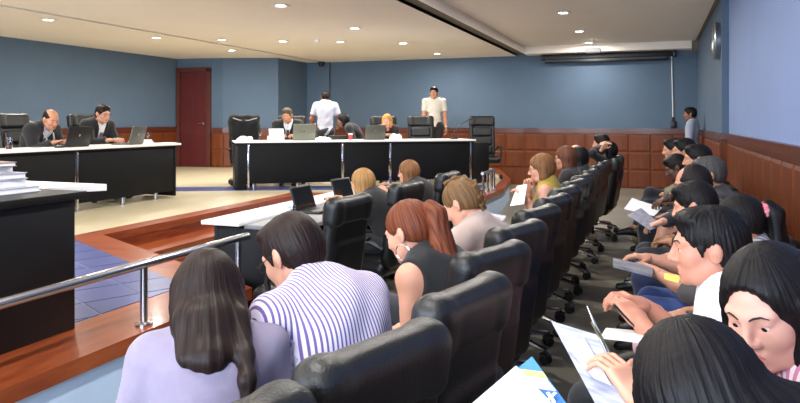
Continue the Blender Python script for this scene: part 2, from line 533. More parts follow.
for y, lb in ((7.36, 'near the left wall over the suited man in glasses'), (9.61, 'between the dark groove and the left wall, middle of three'), (11.86, 'by the left wall, closest to the red door'),
              (5.1, 'by the left wall'), (2.85, 'by the left wall'), (0.6, 'by the left wall')):
    downlight(-8.13, y, H, G_ + lb)
for y, lb in ((7.48, 'over the clerks notch, farthest from the back wall in its line'), (9.72, 'between the clerks notch and the centre desk'), (11.9, 'above the blonde woman at the centre desk'), (14.0, 'closest to the back wall beside the wide ceiling slot'),
              (5.25, 'over the stage front'), (3.0, 'over the stage front'), (0.75, 'over the stage front'), (-1.5, 'over the stage front')):
    downlight(-4.41, y, H, G_ + lb)
for (x, y), lb in (((-7.24, 10.26), 'right beside the dark ceiling groove'), ((-6.34, 10.84), 'in the middle of the slanted line of three'), ((-5.4, 11.28), 'beside the smoke detector, end of the slanted line of three')):
    downlight(x, y, H, G_ + lb)
for y, lb in ((10.27, 'over the aisle, farthest from the projector'), (12.5, 'over the aisle just in front of the projector'), (14.35, 'behind the projector close to the projection screen'),
              (8.0, 'over the chair rows'), (5.75, 'over the chair rows'), (3.5, 'over the chair rows'), (1.25, 'over the chair rows'), (-1.0, 'over the chair rows')):
    downlight(-1.29, y, HR, G_ + lb)
# smoke detector
p = pz(317, 40, H)
m = MB(); m.lathe([(1e-6, -.045), (.03, -.043), (.05, -.03), (.055, 0)], 18)
tag(m.build('smoke_detector', white_m, None, (p.x, p.y, H)), 'small white smoke detector on the ceiling among the downlights', 'smoke detector')
# dark dome on the pier top
m = MB(); m.lathe([(1e-6, -.12), (.05, -.11), (.07, -.06), (.08, 0)], 18)
tag(m.build('dome_camera', plastic_m, None, (-7.7, 15.0, H)), 'small dark dome camera under the ceiling at the end of the groove', 'camera')

# ---- projection screen housing, cable and projector
e = tag(empty('projection_screen', (-1.0, Y_B - .12, 2.72)), 'long black rolled up projection screen case below the ceiling', 'projection screen')
m = MB(); m.bevbox(-1.32, 1.32, -.06, .06, 0.03, .14, .02); m.build('case', plastic_m, e)
for s in (-1, 1):
    m = MB(); m.bevbox(s * 1.34 - .03, s * 1.34 + .03, -.07, .07, .02, .15, .01); m.build('end_cap', plastic_m, e)
m = MB(); m.tube([(-1.28, -.02, -.03), (1.22, -.02, -.03)], .018, 8); m.build('weight_bar', plastic_m, e)
m = MB(); m.box(-1.26, 1.2, -.022, -.018, -.03, .05); m.build('rolled_fabric', plastic_m, e, smooth=False)
px_ = pz(593, 39, HR)
e = tag(empty('projector', (px_.x, px_.y, HR)), 'small white projector hung from the ceiling on a short pole', 'projector')
m = MB(); m.tube([(0, 0, 0), (0, 0, -.17)], .018, 10); m.lathe([(.06, 0), (.06, -.015)], 16); m.build('pole', cream_m, e)
m = MB(); m.bevbox(-.15, .15, -.12, .12, -.27, -.18, .02, Matrix.Rotation(R(0), 4, 'Z')); m.build('body', white_m, e)
m = MB(); m.lathe([(.035, 0), (.035, .04), (.025, .045), (1e-6, .035)], 16, Matrix.Translation((.06, .12, -.225)) @ Matrix.Rotation(R(-90), 4, 'X')); m.build('lens', plastic_m, e)
m = MB(); m.box(-.09, .09, -.015, .015, -.18, -.16); m.box(-.015, .015, -.09, .09, -.18, -.16); m.build('bracket', steel_m, e, smooth=False)
# white conduit down the back wall with a dark socket
xw = 15.2 / ((671.5 - 400) / FPX * SA + CA); xc = xw * ((671.5 - 400) / FPX * CA - SA)
m = MB(); m.tube([(xc, Y_B - .016, 2.87), (xc + .03, Y_B - .016, 1.42)], .011, 8)
tag(m.build('cable_conduit', white_m), 'thin white cable conduit running down the back wall', 'conduit')
m = MB(); m.bevbox(xc - .02, xc + .09, Y_B - .055, Y_B - .001, 1.27, 1.42, .012); m.tube([(xc + .03, Y_B - .02, 1.4), (xc + .03, Y_B - .02, 1.5)], .02, 8)
tag(m.build('wall_socket', plastic_m), 'small dark socket box resting on the wall panelling', 'socket')
# round silver fixture on the right wall
p = Vector((X_RF, 9.55, 2.47))
e = tag(empty('wall_clock', (X_RF, 9.85, 2.47)), 'round silver rimmed wall clock high on the right wall', 'clock')
RY = Matrix.Rotation(R(-90), 4, 'Y')
m = MB(); m.lathe([(.24, 0), (.245, .06), (.225, .075), (.21, .06), (.21, .02)], 40, RY); m.build('rim', steel_m, e)
m = MB(); m.lathe([(.21, .02), (1e-6, .022)], 40, RY); m.build('dial', white_m, e)
m = MB(); m.box(-.03, -.026, -.008, .008, 0, .14); m.box(-.034, -.03, 0, .1, -.006, .006); m.build('hand', plastic_m, e, smooth=False)

# ---- low steel rails along the stage edge
def low_rail(pts, posts, label, ends=True):
    e = tag(empty('stage_rail', (posts[0][0], posts[0][1], STAGE)), label, 'rail')
    o = Vector((posts[0][0], posts[0][1], STAGE))
    m = MB(); m.tube([Vector(p) - o for p in pts], .024, 16); m.build('handrail', chrome_m, e)
    for q in posts:
        b = Vector((q[0], q[1], STAGE)) - o
        m = MB(); m.tube([b, b + Vector((0, 0, .30))], .019, 14); po = m.build('post', chrome_m, e)
        m = MB(); m.lathe([(.045, 0), (.045, .008), (.03, .016), (.019, .02)], 18, Matrix.Translation(b)); m.build('base_flange', chrome_m, po)
    return e
low_rail([(-2.53, -2.1, .675), (-2.50, 3.0, .675), (-2.485, 3.80, .675)], [(-2.52, .2), (-2.51, 1.5), (-2.50, 2.86), (-2.487, 3.70)],
         'low polished steel rail on the wooden stage edge in front of the women and men')
low_rail([(-2.36, 9.66, .66), (-2.36, 10.45, .66)], [(-2.36, 9.72), (-2.36, 9.98), (-2.36, 10.24), (-2.36, 10.42)],
         'short low steel rail at the far stage corner below the end chair')
# ================================================================== SOFT SHAPES: blended distance fields -> one smooth mesh
def V3(p): return np.array([p[0], p[1], p[2]], float)

class Soft:
    """list of blended primitives, meshed on a grid; rotation matrices map local to world"""
    def __init__(self): self.p = []
    def ell(self, c, r, k=.02, rot=None, sub=False, grp=''):
        c, r = V3(c), V3(r); Rm = None if rot is None else np.array(rot)[:3, :3]
        ext = np.full(3, max(r)) if Rm is not None else r
        def f(x, y, z):
            q = [x - c[0], y - c[1], z - c[2]]
            if Rm is not None: q = [Rm[0, i] * q[0] + Rm[1, i] * q[1] + Rm[2, i] * q[2] for i in range(3)]
            k0 = np.sqrt((q[0] / r[0]) ** 2 + (q[1] / r[1]) ** 2 + (q[2] / r[2]) ** 2)
            k1 = np.sqrt((q[0] / r[0] ** 2) ** 2 + (q[1] / r[1] ** 2) ** 2 + (q[2] / r[2] ** 2) ** 2) + 1e-9
            return k0 * (k0 - 1) / k1
        self.p.append((f, c - ext, c + ext, k, sub, grp)); return self
    def cone(self, a, b, ra, rb, k=.02, sub=False, grp=''):
        a, b = V3(a), V3(b); ba = b - a; L2 = max(float(ba @ ba), 1e-12)
        def f(x, y, z):
            px, py, pz_ = x - a[0], y - a[1], z - a[2]
            t = np.clip((px * ba[0] + py * ba[1] + pz_ * ba[2]) / L2, 0, 1)
            return np.sqrt((px - t * ba[0]) ** 2 + (py - t * ba[1]) ** 2 + (pz_ - t * ba[2]) ** 2) - (ra + t * (rb - ra))
        m = max(ra, rb)
        self.p.append((f, np.minimum(a, b) - m, np.maximum(a, b) + m, k, sub, grp)); return self
    def path(self, pts, rs, k=.02, sub=False, grp=''):
        for i in range(len(pts) - 1): self.cone(pts[i], pts[i + 1], rs[i], rs[i + 1], k, sub, grp)
        return self
    def rbox(self, c, h, r, k=.02, rot=None, sub=False, grp=''):
        c, h = V3(c), V3(h); Rm = None if rot is None else np.array(rot)[:3, :3]
        ext = h if Rm is None else np.full(3, np.linalg.norm(h))
        def f(x, y, z):
            q = [x - c[0], y - c[1], z - c[2]]
            if Rm is not None: q = [Rm[0, i] * q[0] + Rm[1, i] * q[1] + Rm[2, i] * q[2] for i in range(3)]
            q = [np.abs(q[i]) - h[i] + r for i in range(3)]
            return np.sqrt(np.maximum(q[0], 0) ** 2 + np.maximum(q[1], 0) ** 2 + np.maximum(q[2], 0) ** 2) + np.minimum(np.maximum(np.maximum(q[0], q[1]), q[2]), 0) - r
        self.p.append((f, c - ext, c + ext, k, sub, grp)); return self
    def half(self, c, n, k=.004, grp=''):
        """cut away everything on the side n points to"""
        c, n = V3(c), V3(n); n = n / np.linalg.norm(n)
        def f(x, y, z): return -((x - c[0]) * n[0] + (y - c[1]) * n[1] + (z - c[2]) * n[2])
        self.p.append((f, None, None, k, True, grp)); return self
    def mesh(self, vox, inflate=0.0, wob=None, only=None, fine=None):
        prims = [q for q in self.p if only is None or q[5] in only]
        lo = np.min([q[1] for q in prims if not q[4]], 0) - inflate - 3 * vox
        hi = np.max([q[2] for q in prims if not q[4]], 0) + inflate + 3 * vox
        ax = [np.arange(lo[i], hi[i] + vox, vox) for i in range(3)]
        D = np.full([len(a) for a in ax], 9.0, np.float32)
        for (f, a, b, k, sub, g) in prims:
            if a is None:
                sl = (slice(None),) * 3
            else:
                pad = k + abs(inflate) + 3 * vox
                sl = tuple(slice(max(0, int((a[i] - pad - ax[i][0]) / vox)), min(len(ax[i]), int((b[i] + pad - ax[i][0]) / vox) + 2)) for i in range(3))
            X, Y, Z = ax[0][sl[0]][:, None, None], ax[1][sl[1]][None, :, None], ax[2][sl[2]][None, None, :]
            d = f(X, Y, Z)
            S = D[sl]
            if sub:
                d = -d
                h = np.clip(.5 - .5 * (S - d) / k, 0, 1)
                D[sl] = S * (1 - h) + d * h + k * h * (1 - h)
            else:
                d = d - inflate
                h = np.clip(.5 + .5 * (S - d) / k, 0, 1)
                D[sl] = S * (1 - h) + d * h - k * h * (1 - h)
        if wob is not None:
            D = D + wob(ax[0][:, None, None], ax[1][None, :, None], ax[2][None, None, :]).astype(np.float32)
        for i in range(3):
            s = [slice(None)] * 3
            s[i] = 0; D[tuple(s)] = 1; s[i] = -1; D[tuple(s)] = 1
        return nets(D, ax)

def nets(D, ax):
    ins = D < 0
    c = np.zeros([n - 1 for n in D.shape], np.uint8)
    for a in (0, 1):
        for b in (0, 1):
            for e in (0, 1):
                c += ins[a:ins.shape[0] - 1 + a, b:ins.shape[1] - 1 + b, e:ins.shape[2] - 1 + e]
    act = (c > 0) & (c < 8)
    idx = np.full(c.shape, -1, np.int64)
    cells = np.argwhere(act)
    idx[act] = np.arange(len(cells))
    acc = np.zeros((len(cells), 3)); cnt = np.zeros(len(cells))
    corners = [(a, b, e) for a in (0, 1) for b in (0, 1) for e in (0, 1)]
    for p in corners:
        for axis in range(3):
            if p[axis]: continue
            q = list(p); q[axis] = 1
            A = cells + p; B = cells + q
            da, db = D[A[:, 0], A[:, 1], A[:, 2]], D[B[:, 0], B[:, 1], B[:, 2]]
            mk = (da < 0) != (db < 0)
            t = (da[mk] / (da[mk] - db[mk]))
            for i in range(3):
                pa, pb = ax[i][A[mk, i]], ax[i][B[mk, i]]
                acc[mk, i] += pa + t * (pb - pa)
            cnt[mk] += 1
    verts = acc / cnt[:, None]
    quads = []
    for axis in range(3):
        o1, o2 = [(1, 2), (2, 0), (0, 1)][axis]
        s0 = [slice(1, -1)] * 3; s1 = [slice(1, -1)] * 3
        s0[axis] = slice(0, -1); s1[axis] = slice(1, None)
        i0, i1 = ins[tuple(s0)], ins[tuple(s1)]
        e = np.argwhere(i0 != i1)
        if not len(e): continue
        flip = i0[e[:, 0], e[:, 1], e[:, 2]]
        e = e + [0 if i == axis else 1 for i in range(3)]
        def cell(d1, d2):
            z = e.copy(); z[:, o1] -= d1; z[:, o2] -= d2
            return idx[z[:, 0], z[:, 1], z[:, 2]]
        q = np.stack([cell(1, 1), cell(0, 1), cell(0, 0), cell(1, 0)], 1)
        q[~flip] = q[~flip][:, ::-1]
        quads.append(q)
    return verts, np.concatenate(quads) if quads else np.zeros((0, 4), int)

def arr_mesh(name, verts, quads, mats, mi=None, attrs=None):
    me = bpy.data.meshes.new(name)
    n, q = len(verts), len(quads)
    me.vertices.add(n); me.vertices.foreach_set('co', np.asarray(verts, np.float32).ravel())
    me.loops.add(q * 4); me.loops.foreach_set('vertex_index', np.asarray(quads, np.int32).ravel())
    me.polygons.add(q); me.polygons.foreach_set('loop_start', np.arange(0, q * 4, 4, dtype=np.int32))
    try: me.polygons.foreach_set('loop_total', np.full(q, 4, np.int32))
    except Exception: pass
    if not hasattr(mats, '__len__'): mats = [mats]
    for m in mats: me.materials.append(m)
    if mi is not None: me.polygons.foreach_set('material_index', np.asarray(mi, np.int32))
    me.polygons.foreach_set('use_smooth', np.ones(q, bool))
    for k, v in (attrs or {}).items():
        a = me.attributes.new(k, 'FLOAT', 'POINT'); a.data.foreach_set('value', np.asarray(v, np.float32))
    me.update(calc_edges=True)
    me.validate()
    return me

def soft_mesh(name, soft, vox, mats, **kw):
    v, q = soft.mesh(vox, **kw)
    return arr_mesh(name, v, q, mats)
# ================================================================== SWIVEL CHAIRS (local +x is the way the sitter faces)
def rotY(a): return Matrix.Rotation(a, 3, 'Y')

def chair_base(e, scale=1.0, chrome=True):
    """five star legs with twin wheel casters"""
    m = MB(); m.lathe([(.045, .075), (.05, .09), (.048, .125), (.034, .14), (.03, .26), (.02, .26), (.02, .30)], 16)
    m.build('gas_column', plastic_m, e)
    for k in range(5):
        a = R(72 * k + 20)
        d = Vector((math.cos(a), math.sin(a), 0)); s = Vector((-d.y, d.x, 0))
        m = MB(); m.tube([d * .03 + Vector((0, 0, .112)), d * .16 + Vector((0, 0, .102)), d * .29 + Vector((0, 0, .082))], [.021, .019, .014], 8)
        lg = m.build('leg', chrome_m, e)
        m = MB(); c = d * .295
        m.tube([c + Vector((0, 0, .06)), c + Vector((0, 0, .09))], .012, 8)
        for t in (-1, 1):
            M = Matrix.Translation(c + Vector((0, 0, .03)) + s * .017 * t) @ Matrix.Rotation(a, 4, 'Z') @ Matrix.Rotation(R(90), 4, 'X')
            m.lathe([(.008, -.011), (.026, -.011), (.03, -.006), (.03, .006), (.026, .011), (.008, .011)], 14, M)
        m.tube([c + d * .03 + Vector((0, 0, .05)), c + Vector((0, 0, .068)), c - d * .03 + Vector((0, 0, .05))], .017, 6)
        m.build('caster', plastic_m, lg)

def make_chair(top=0.97, tall=False):
    e = empty('swivel_chair')
    chair_base(e)
    w = .235 if tall else .203
    aw = 1.0 if tall else .84
    sy = .24 if tall else .212
    # seat cushion
    s = Soft(); s.rbox((.02, 0, .365), (.245, sy, .055), .05); s.rbox((.22, 0, .35), (.05, sy - .01, .045), .04, k=.05)
    s.rbox((.03, 0, .412), (.19, sy - .05, .012), .012, k=.03)
    link('seat', soft_mesh('seat', s, .013, leather_m), e)
    m = MB(); m.bevbox(-.13, .13, -.1, .1, .28, .32, .01); m.tube([(.05, .1, .30), (.05, .3, .30)], .007, 6); m.build('tilt_mechanism', plastic_m, e)
    # back shell leaning backwards
    lean = R(9 if not tall else 10)
    z0 = .38; L = (top - z0) / math.cos(lean)
    Rb = rotY(-lean)
    org = Vector((-.225, 0, z0))
    P = lambda x, y, z: org + Rb @ Vector((x, y, z))
    s = Soft()
    s.rbox(P(0, 0, L * .47), (.035, w - .015, L * .47), .035, rot=Rb)
    s.rbox(P(-.012, 0, L * .30), (.035, w - .04, L * .30), .035, k=.03, rot=Rb)
    for t in (-1, 1): s.rbox(P(.02, t * (w - .03), L * .5), (.03, .03, L * .42), .028, k=.03, rot=Rb)
    link('backrest', soft_mesh('backrest', s, .012, leather_m), e)
    # padded roll along the top, three stitched segments
    hl = .085 if not tall else .10
    s = Soft()
    s.rbox(P(.012, 0, L - hl + .02), (.052, w + .004, hl), .048, rot=Rb)
    for t in (-1, 1):
        s.rbox(P(.012, t * (w * .72 + .01), L - hl + .02), (.058, w * .28, hl + .004), .05, k=.012, rot=Rb)
        s.cone(P(.075, t * w * .44, L + .03), P(.075, t * w * .44, L - 2 * hl), .005, .005, .012, sub=True)
        s.cone(P(-.05, t * w * .44, L + .03), P(-.05, t * w * .44, L - 2 * hl), .005, .005, .012, sub=True)
    hd = link('headrest', soft_mesh('headrest', s, .011, leather2_m), e)
    # front cushions on the backrest
    nb = 2 if not tall else 3
    span = L - 2 * hl - .06
    for i in range(nb):
        s = Soft(); s.rbox(P(.045, 0, .06 + span * (i + .5) / nb), (.026, w - .06, span / nb / 2 - .003), .024, rot=Rb)
        link('back_cushion', soft_mesh('back_cushion', s, .013, leather2_m), e)
    # armrests
    for t in (-1, 1):
        m = MB()
        m.tube([(.12, t * .24 * aw, .34), (.14, t * .262 * aw, .46), (.12, t * .268 * aw, .56), (.02, t * .268 * aw, .585), (-.14, t * .262 * aw, .56), (-.215, t * .238 * aw, .52)], .017, 8)
        ar = m.build('armrest', plastic_m, e)
        m = MB(); m.bevbox(-.12, .14, t * .268 * aw - .03, t * .268 * aw + .03, .575, .605, .012); m.build('arm_pad', leather_m, ar)
    return e

hall_chair = make_chair(.955)
stage_chair = make_chair(1.13, tall=True)
wall_chair = make_chair(.78)
_used = set()
def place_chair(kind, x, y, z, heading, label, group):
    src = {'hall': hall_chair, 'stage': stage_chair, 'wall': wall_chair}[kind]
    e = src if kind not in _used else copy_tree(src)
    _used.add(kind)
    e.location = (x, y, z); e.rotation_euler = (0, 0, heading)
    return tag(e, label, 'chair', group)

# front row of the hall: backs at x about -0.55, all face the stage
ROW = [(-.635, .85, 165, 'black leather swivel chair with nobody on it next to the lilac shirted woman'),
       (-.54, 1.29, 161, 'black leather swivel chair of the long haired woman in the lilac shirt'),
       (-.495, 1.80, 166, 'black leather swivel chair of the man in the purple striped shirt'),
       (-.55, 2.36, 160, 'black leather swivel chair of the woman with the auburn ponytail'),
       (-.57, 2.93, 162, 'black leather swivel chair of the woman with the braid and beige shirt'),
       (-.58, 3.52, 164, 'empty black swivel chair next to the chair of the braided woman'),
       (-.58, 4.10, 166, 'empty black swivel chair in the middle of three between braid and mustard vest'),
       (-.58, 4.66, 166, 'empty black swivel chair next to the chair of the mustard vest woman'),
       (-.58, 5.24, 168, 'black leather swivel chair of the woman in the mustard vest'),
       (-.58, 5.80, 170, 'empty black swivel chair between the mustard vest woman and the brown haired woman'),
       (-.57, 6.40, 172, 'black leather swivel chair of the brown haired woman beyond the mustard vest woman'),
       (-.56, 7.12, 173, 'black leather swivel chair of the long black haired woman in the front row'),
       (-.55, 7.78, 174, 'black leather swivel chair of the pale shirted bald person in the front row'),
       (-.45, 8.50, 175, 'black leather swivel chair of the woman with her hands at her head'),
       (-.47, 9.16, 176, 'black leather swivel chair of the black haired man at the end of the front row')]
ROW = [(x + .29 * math.cos(R(a)), y + .29 * math.sin(R(a)), a, lb) for (x, y, a, lb) in ROW]
for (x, y, a, lb) in ROW:
    place_chair('hall', x, y, 0, R(a), lb, 'black swivel chairs in the front row of the hall')
# chairs at the clerks table in the floor notch
place_chair('hall', -2.00, 3.72, 0, R(172), 'empty black swivel chair at the white topped clerks table', 'black swivel chairs at the clerks table')
place_chair('hall', -1.98, 4.66, 0, R(172), 'black swivel chair of the blonde woman in black at the clerks table', 'black swivel chairs at the clerks table')
place_chair('hall', -1.98, 5.68, 0, R(176), 'black swivel chair of the long brown haired woman in glasses at the clerks table', 'black swivel chairs at the clerks table')

# ================================================================== DESKS ON THE STAGE
def long_desk(a, b, label, panels, posts, feet, name='long_desk', top_h=.75, depth=.62, dark_end=None):
    """desk with a white top; a -> b is the front edge on the floor, seen from its right hand side"""
    L, A = along(a, b)
    e = tag(empty(name, (a[0], a[1], STAGE), A), label, 'desk')
    m = MB(); m.bevbox(-.06, L + .04, -.05, depth, top_h - .028, top_h, .004); m.build('worktop', white_m, e)
    m = MB(); m.box(-.03, L + .02, -.02, depth - .03, top_h - .05, top_h - .0285); m.build('top_frame', laminate_m, e, smooth=False)
    for (u0, u1) in panels:
        m = MB(); m.bevbox(u0 * L + .006, u1 * L - .006, 0, .02, .09, top_h - .051, .003); m.build('front_panel', navy_m, e)
    for u in posts:
        m = MB(); m.bevbox(u * L - .014, u * L + .014, -.012, .012, .012, top_h - .051, .004); m.build('upright_strip', chrome_m, e)
    for u in feet:
        m = MB(); m.lathe([(.035, 0), (.035, .012), (.026, .016), (.026, .088), (.033, .092)], 16, Matrix.Translation((u * L, .04, 0))); m.build('foot', steel_m, e)
        m = MB(); m.lathe([(.035, 0), (.035, .012), (.026, .016), (.026, .72)], 12, Matrix.Translation((u * L, depth - .1, 0))); m.build('leg', plastic_m, e)
    for u in (0.0, 1.0):
        x = u * L
        m = MB(); m.bevbox(x - .015, x + .015, .022, depth - .06, .012 if dark_end else .05, top_h - .051, .003); m.build('end_panel', laminate_m, e)
    return e, L, A

CD_A, CD_B = Vector((-6.0, 8.92)), Vector((-2.92, 11.28))
cdesk, CD_L, CD_ANG = long_desk(tuple(CD_A), tuple(CD_B), 'long dark navy desk with white top and chrome strips before the back wall',
          [(.0, .415), (.425, .62), (.63, .985)], (.04, .42, .625, .99), (.06, .235, .42, .62, .80, .97), dark_end=True)
m = MB(); m.bevbox(-.05, .13, .023, .55, .012, .69, .004); m.build('side_cabinet', laminate_m, cdesk)
m = MB(); m.bevbox(CD_L + .02, CD_L + .32, .04, .55, .012, .69, .004); m.build('side_cabinet', laminate_m, cdesk)
LD_A, LD_B = Vector((-6.42, 4.2)), Vector((-6.30, 7.86))
ldesk, LD_L, LD_ANG = long_desk(tuple(LD_A), tuple(LD_B), 'long black desk with white top of the two judges beside the left wall',
          [(.0, .53), (.54, .985)], (.535,), (.3, .55, .74, .9), dark_end=True)

# clerk desk close to the rail: black body, black counter, white top behind
e = tag(empty('counter_desk', (-2.78, .4, STAGE)), 'tall black counter desk carrying the pile of books beside the steel rail', 'desk')
m = MB(); m.bevbox(-.03, 0, 0, 2.28, .0, .66, .003); m.build('front_panel', laminate_m, e)
m = MB(); m.bevbox(-.62, -.031, 2.25, 2.28, .0, .66, .003); m.build('end_panel', laminate_m, e)
m = MB(); m.bevbox(-.62, -.031, 0, .03, .0, .66, .003); m.build('end_panel', laminate_m, e)
m = MB(); m.bevbox(-.36, .03, -.03, 2.33, .661, .70, .004); m.build('counter_board', laminate_m, e)
m = MB(); m.prism([(-.86, -.03), (-.361, -.03), (-.361, 2.30), (-.30, 2.35), (-.12, 2.62), (-.16, 2.66), (-.86, 2.66)][::1], .668, .70); m.build('white_top', white_m, e, smooth=False)
m = MB(); m.box(-.84, -.40, .02, 2.6, .63, .667); m.build('top_frame', laminate_m, e, smooth=False)
m = MB(); m.tube([(-.8, 2.5, 0), (-.8, 2.5, .63)], .02, 10); m.build('leg', steel_m, e)
bx0, by0, bz0 = -3.08, 2.45, STAGE + .701
books = [(.24, .33, .030, 0, (228, 224, 226), 'white book at the bottom of the pile, lying on the black counter', .02),
         (.22, .30, .042, 6, (214, 212, 222), 'thick pale lilac book lying on the bottom book of the pile', -.03),
         (.21, .29, .030, -4, (196, 192, 200), 'pale grey book in the middle of the pile on the black counter', -.03),
         (.20, .24, .034, 9, (206, 198, 188), 'cream book second from the top of the pile on the counter', -.07),
         (.20, .25, .022, -12, (150, 120, 105), 'thin brown book on top of the pile on the black counter', -.06)]
z = bz0
for (w, l, t, a, c, lb, dy) in books:
    e = tag(empty('book', (bx0, by0 + dy, z), R(a)), lb, 'book', 'books piled on the counter desk')
    cm = mat('book cover %d %d %d' % c, c, .5, var=.04)
    m = MB(); m.box(-w / 2, w / 2, -l / 2, l / 2, 0, .003); m.box(-w / 2, w / 2, -l / 2, l / 2, t - .004, t - .001); m.box(-w / 2, -w / 2 + .004, -l / 2, l / 2, .003, t - .004); m.build('cover', cm, e, smooth=False)
    m = MB(); m.box(-w / 2 + .0045, w / 2 - .006, -l / 2 + .006, l / 2 - .006, .0035, t - .0045); m.build('pages', paper_m, e, smooth=False)
    z += t

# clerks table on the hall floor in the notch
e = tag(empty('clerks_table', (-2.78, 3.92, 0)), 'black clerks table with a white ledge standing on the hall floor', 'table')
m = MB(); m.bevbox(-.10, .20, -.08, 2.3, .722, .75, .004); m.build('ledge', white_m, e)
m = MB(); m.bevbox(.201, .62, -.02, 2.3, .70, .73, .004); m.build('worktop', grey_lam, e)
for y in (0.0, 2.2):
    m = MB(); m.bevbox(-.02, .58, y, y + .03, 0, .699, .003); m.build('end_panel', laminate_m, e)
m = MB(); m.bevbox(-.05, -.021, 0, 2.23, .06, .721, .003); m.build('front_panel', laminate_m, e)

# chairs on the stage: pixel column and distance behind the front line of the desk
def behind(a, ang, px, off):
    n = Vector((-math.sin(ang), math.cos(ang)))
    u = (px - 400.0) / FPX
    v = Vector((u * CA - SA, u * SA + CA))
    d = ((Vector(a) + n * off).dot(n)) / v.dot(n)
    return d * v.x, d * v.y
def stage_seat(px, off, heading, label, desk='c'):
    x, y = behind(CD_A, CD_ANG, px, off) if desk == 'c' else behind(LD_A, LD_ANG, px, off)
    return place_chair('stage', x, y, STAGE, R(heading), label, 'high leather chairs on the stage')
stage_seat(33, .92, 2, 'high black leather chair of the bald robed man at the left desk', 'l')
stage_seat(99, 1.0, -8, 'high black leather chair of the suited man with glasses at the left desk', 'l')
gown_chair = stage_seat(246, .95, -52, 'high black leather chair with a dark gown draped over it, nobody sitting')
stage_seat(295, 1.05, -52, 'high black leather chair of the grey haired man at the centre desk')
stage_seat(386, 1.15, -60, 'high black leather chair of the blonde woman at the centre desk')
stage_seat(421, 1.0, -70, 'empty high black leather chair right in front of the standing man in white')
stage_seat(485, .75, -66, 'empty high black leather chair past the right end of the centre desk')
# chairs along the panelled right wall
WROW = [(1.00, 'black swivel chair of the long dark haired woman reading the magazine by the right wall'),
        (1.50, 'black swivel chair of the pink shirted woman by the right wall'),
        (2.17, 'black swivel chair of the black haired man in the white shirt'),
        (3.00, 'black swivel chair of the woman with the red hair tie'),
        (3.56, 'black swivel chair of the man in blue jeans by the right wall'),
        (4.22, 'black swivel chair of the balding man in glasses by the right wall'),
        (4.85, 'black swivel chair of the grey haired man by the right wall'),
        (5.36, 'black swivel chair of the bare legged woman by the right wall'),
        (5.90, 'black swivel chair of the black haired man past the grey haired man'),
        (6.46, 'black swivel chair of the brown skinned man bent over his papers'),
        (7.12, 'black swivel chair of the second last man along the right wall'),
        (7.86, 'black swivel chair of the last man seated along the right wall')]
for (y, lb) in WROW:
    place_chair('wall', .38, y, 0, R(180), lb, 'black swivel chairs along the right wall')
# ================================================================== PEOPLE
def npm(M): return np.array(M)[:3, :3]
def skin_mat(rgb):
    return mat('skin %d %d %d' % rgb, rgb, .5, var=.06, vscale=9, sss=.12, spec=.35)
def lips_mat(rgb):
    return mat('lips %d %d %d' % rgb, rgb, .4, var=.05)

HEADS = {}
def head_mesh(sex, vox):
    if (sex, vox) in HEADS: return HEADS[(sex, vox)]
    f = sex == 'f'
    s = Soft()
    s.ell((-.014, 0, .030), (.097, .075, .086), .02)
    s.ell((.026, 0, -.022), (.064, .060, .082), .03)
    s.ell((.030, 0, -.070), (.054, .047 if f else .053, .040), .03)
    s.ell((.074, 0, -.098), (.016, .019, .015), .025)
    for t in (-1, 1):
        s.ell((.058, t * .040, -.026), (.024, .022, .024), .025)
        s.cone((.084, t * .012, .022), (.070, t * .046, .024), .010, .009, .015)
        s.cone((-.01, t * .050, -.055), (.045, t * .034, -.088), .014 if f else .018, .014, .03)
    for t in (-1, 1): s.ell((.101, t * .032, .002), (.017, .019, .014), .014, sub=True)
    for t in (-1, 1):
        s.ell((.0745, t * .0315, .0085), (.0145, .0165, .0085), .005)          # upper lid
        s.ell((.0745, t * .0315, -.0085), (.0135, .0155, .0070), .005)         # lower lid
    s.cone((.088, 0, .016), (.108, 0, -.026), .0075, .0105 if f else .012, .012)
    s.ell((.108, 0, -.030), (.011, .011, .010), .008)
    for t in (-1, 1): s.ell((.097, t * .0125, -.033), (.010, .0085, .0085), .008)
    s.cone((.086, -.017, -.0605), (.086, .017, -.0605), .0075, .0075, .008); s.ell((.091, 0, -.0600), (.007, .015, .0055), .006)
    s.cone((.084, -.013, -.0720), (.084, .013, -.0720), .0085, .0085, .008); s.ell((.089, 0, -.0715), (.007, .012, .0060), .006)
    s.ell((.100, 0, -.0658), (.012, .022, .0016), .004, sub=True)
    for t in (-1, 1):
        rot = Matrix.Rotation(t * R(-18), 3, 'Z') @ Matrix.Rotation(R(-8), 3, 'Y')
        s.ell((-.012, t * .081, -.008), (.021, .0075, .033), .006, rot=rot)
        s.ell((-.004, t * .089, -.008), (.011, .006, .019), .004, rot=rot, sub=True)
        s.cone((-.014, t * .072, -.006), (-.012, t * .080, -.008), .014, .012, .008)
    s.cone((-.022, 0, -.045), (-.040, 0, -.165), .052 if not f else .046, .055 if not f else .047, .025)
    v, q = s.mesh(vox)
    c = v[q].mean(1)
    lip = (c[:, 0] > .082) & (np.abs(c[:, 1]) < .021 - 1.2 * np.abs(c[:, 2] + .066)) & (c[:, 2] < -.0565) & (c[:, 2] > -.0775)
    HEADS[(sex, vox)] = (v, q, lip.astype(int))
    return HEADS[(sex, vox)]

def face_x(sex, y, z):
    v, q, l = head_mesh(sex, .005)
    m = (np.abs(v[:, 1] - y) < .006) & (np.abs(v[:, 2] - z) < .006)
    return float(v[m, 0].max()) if m.any() else .08

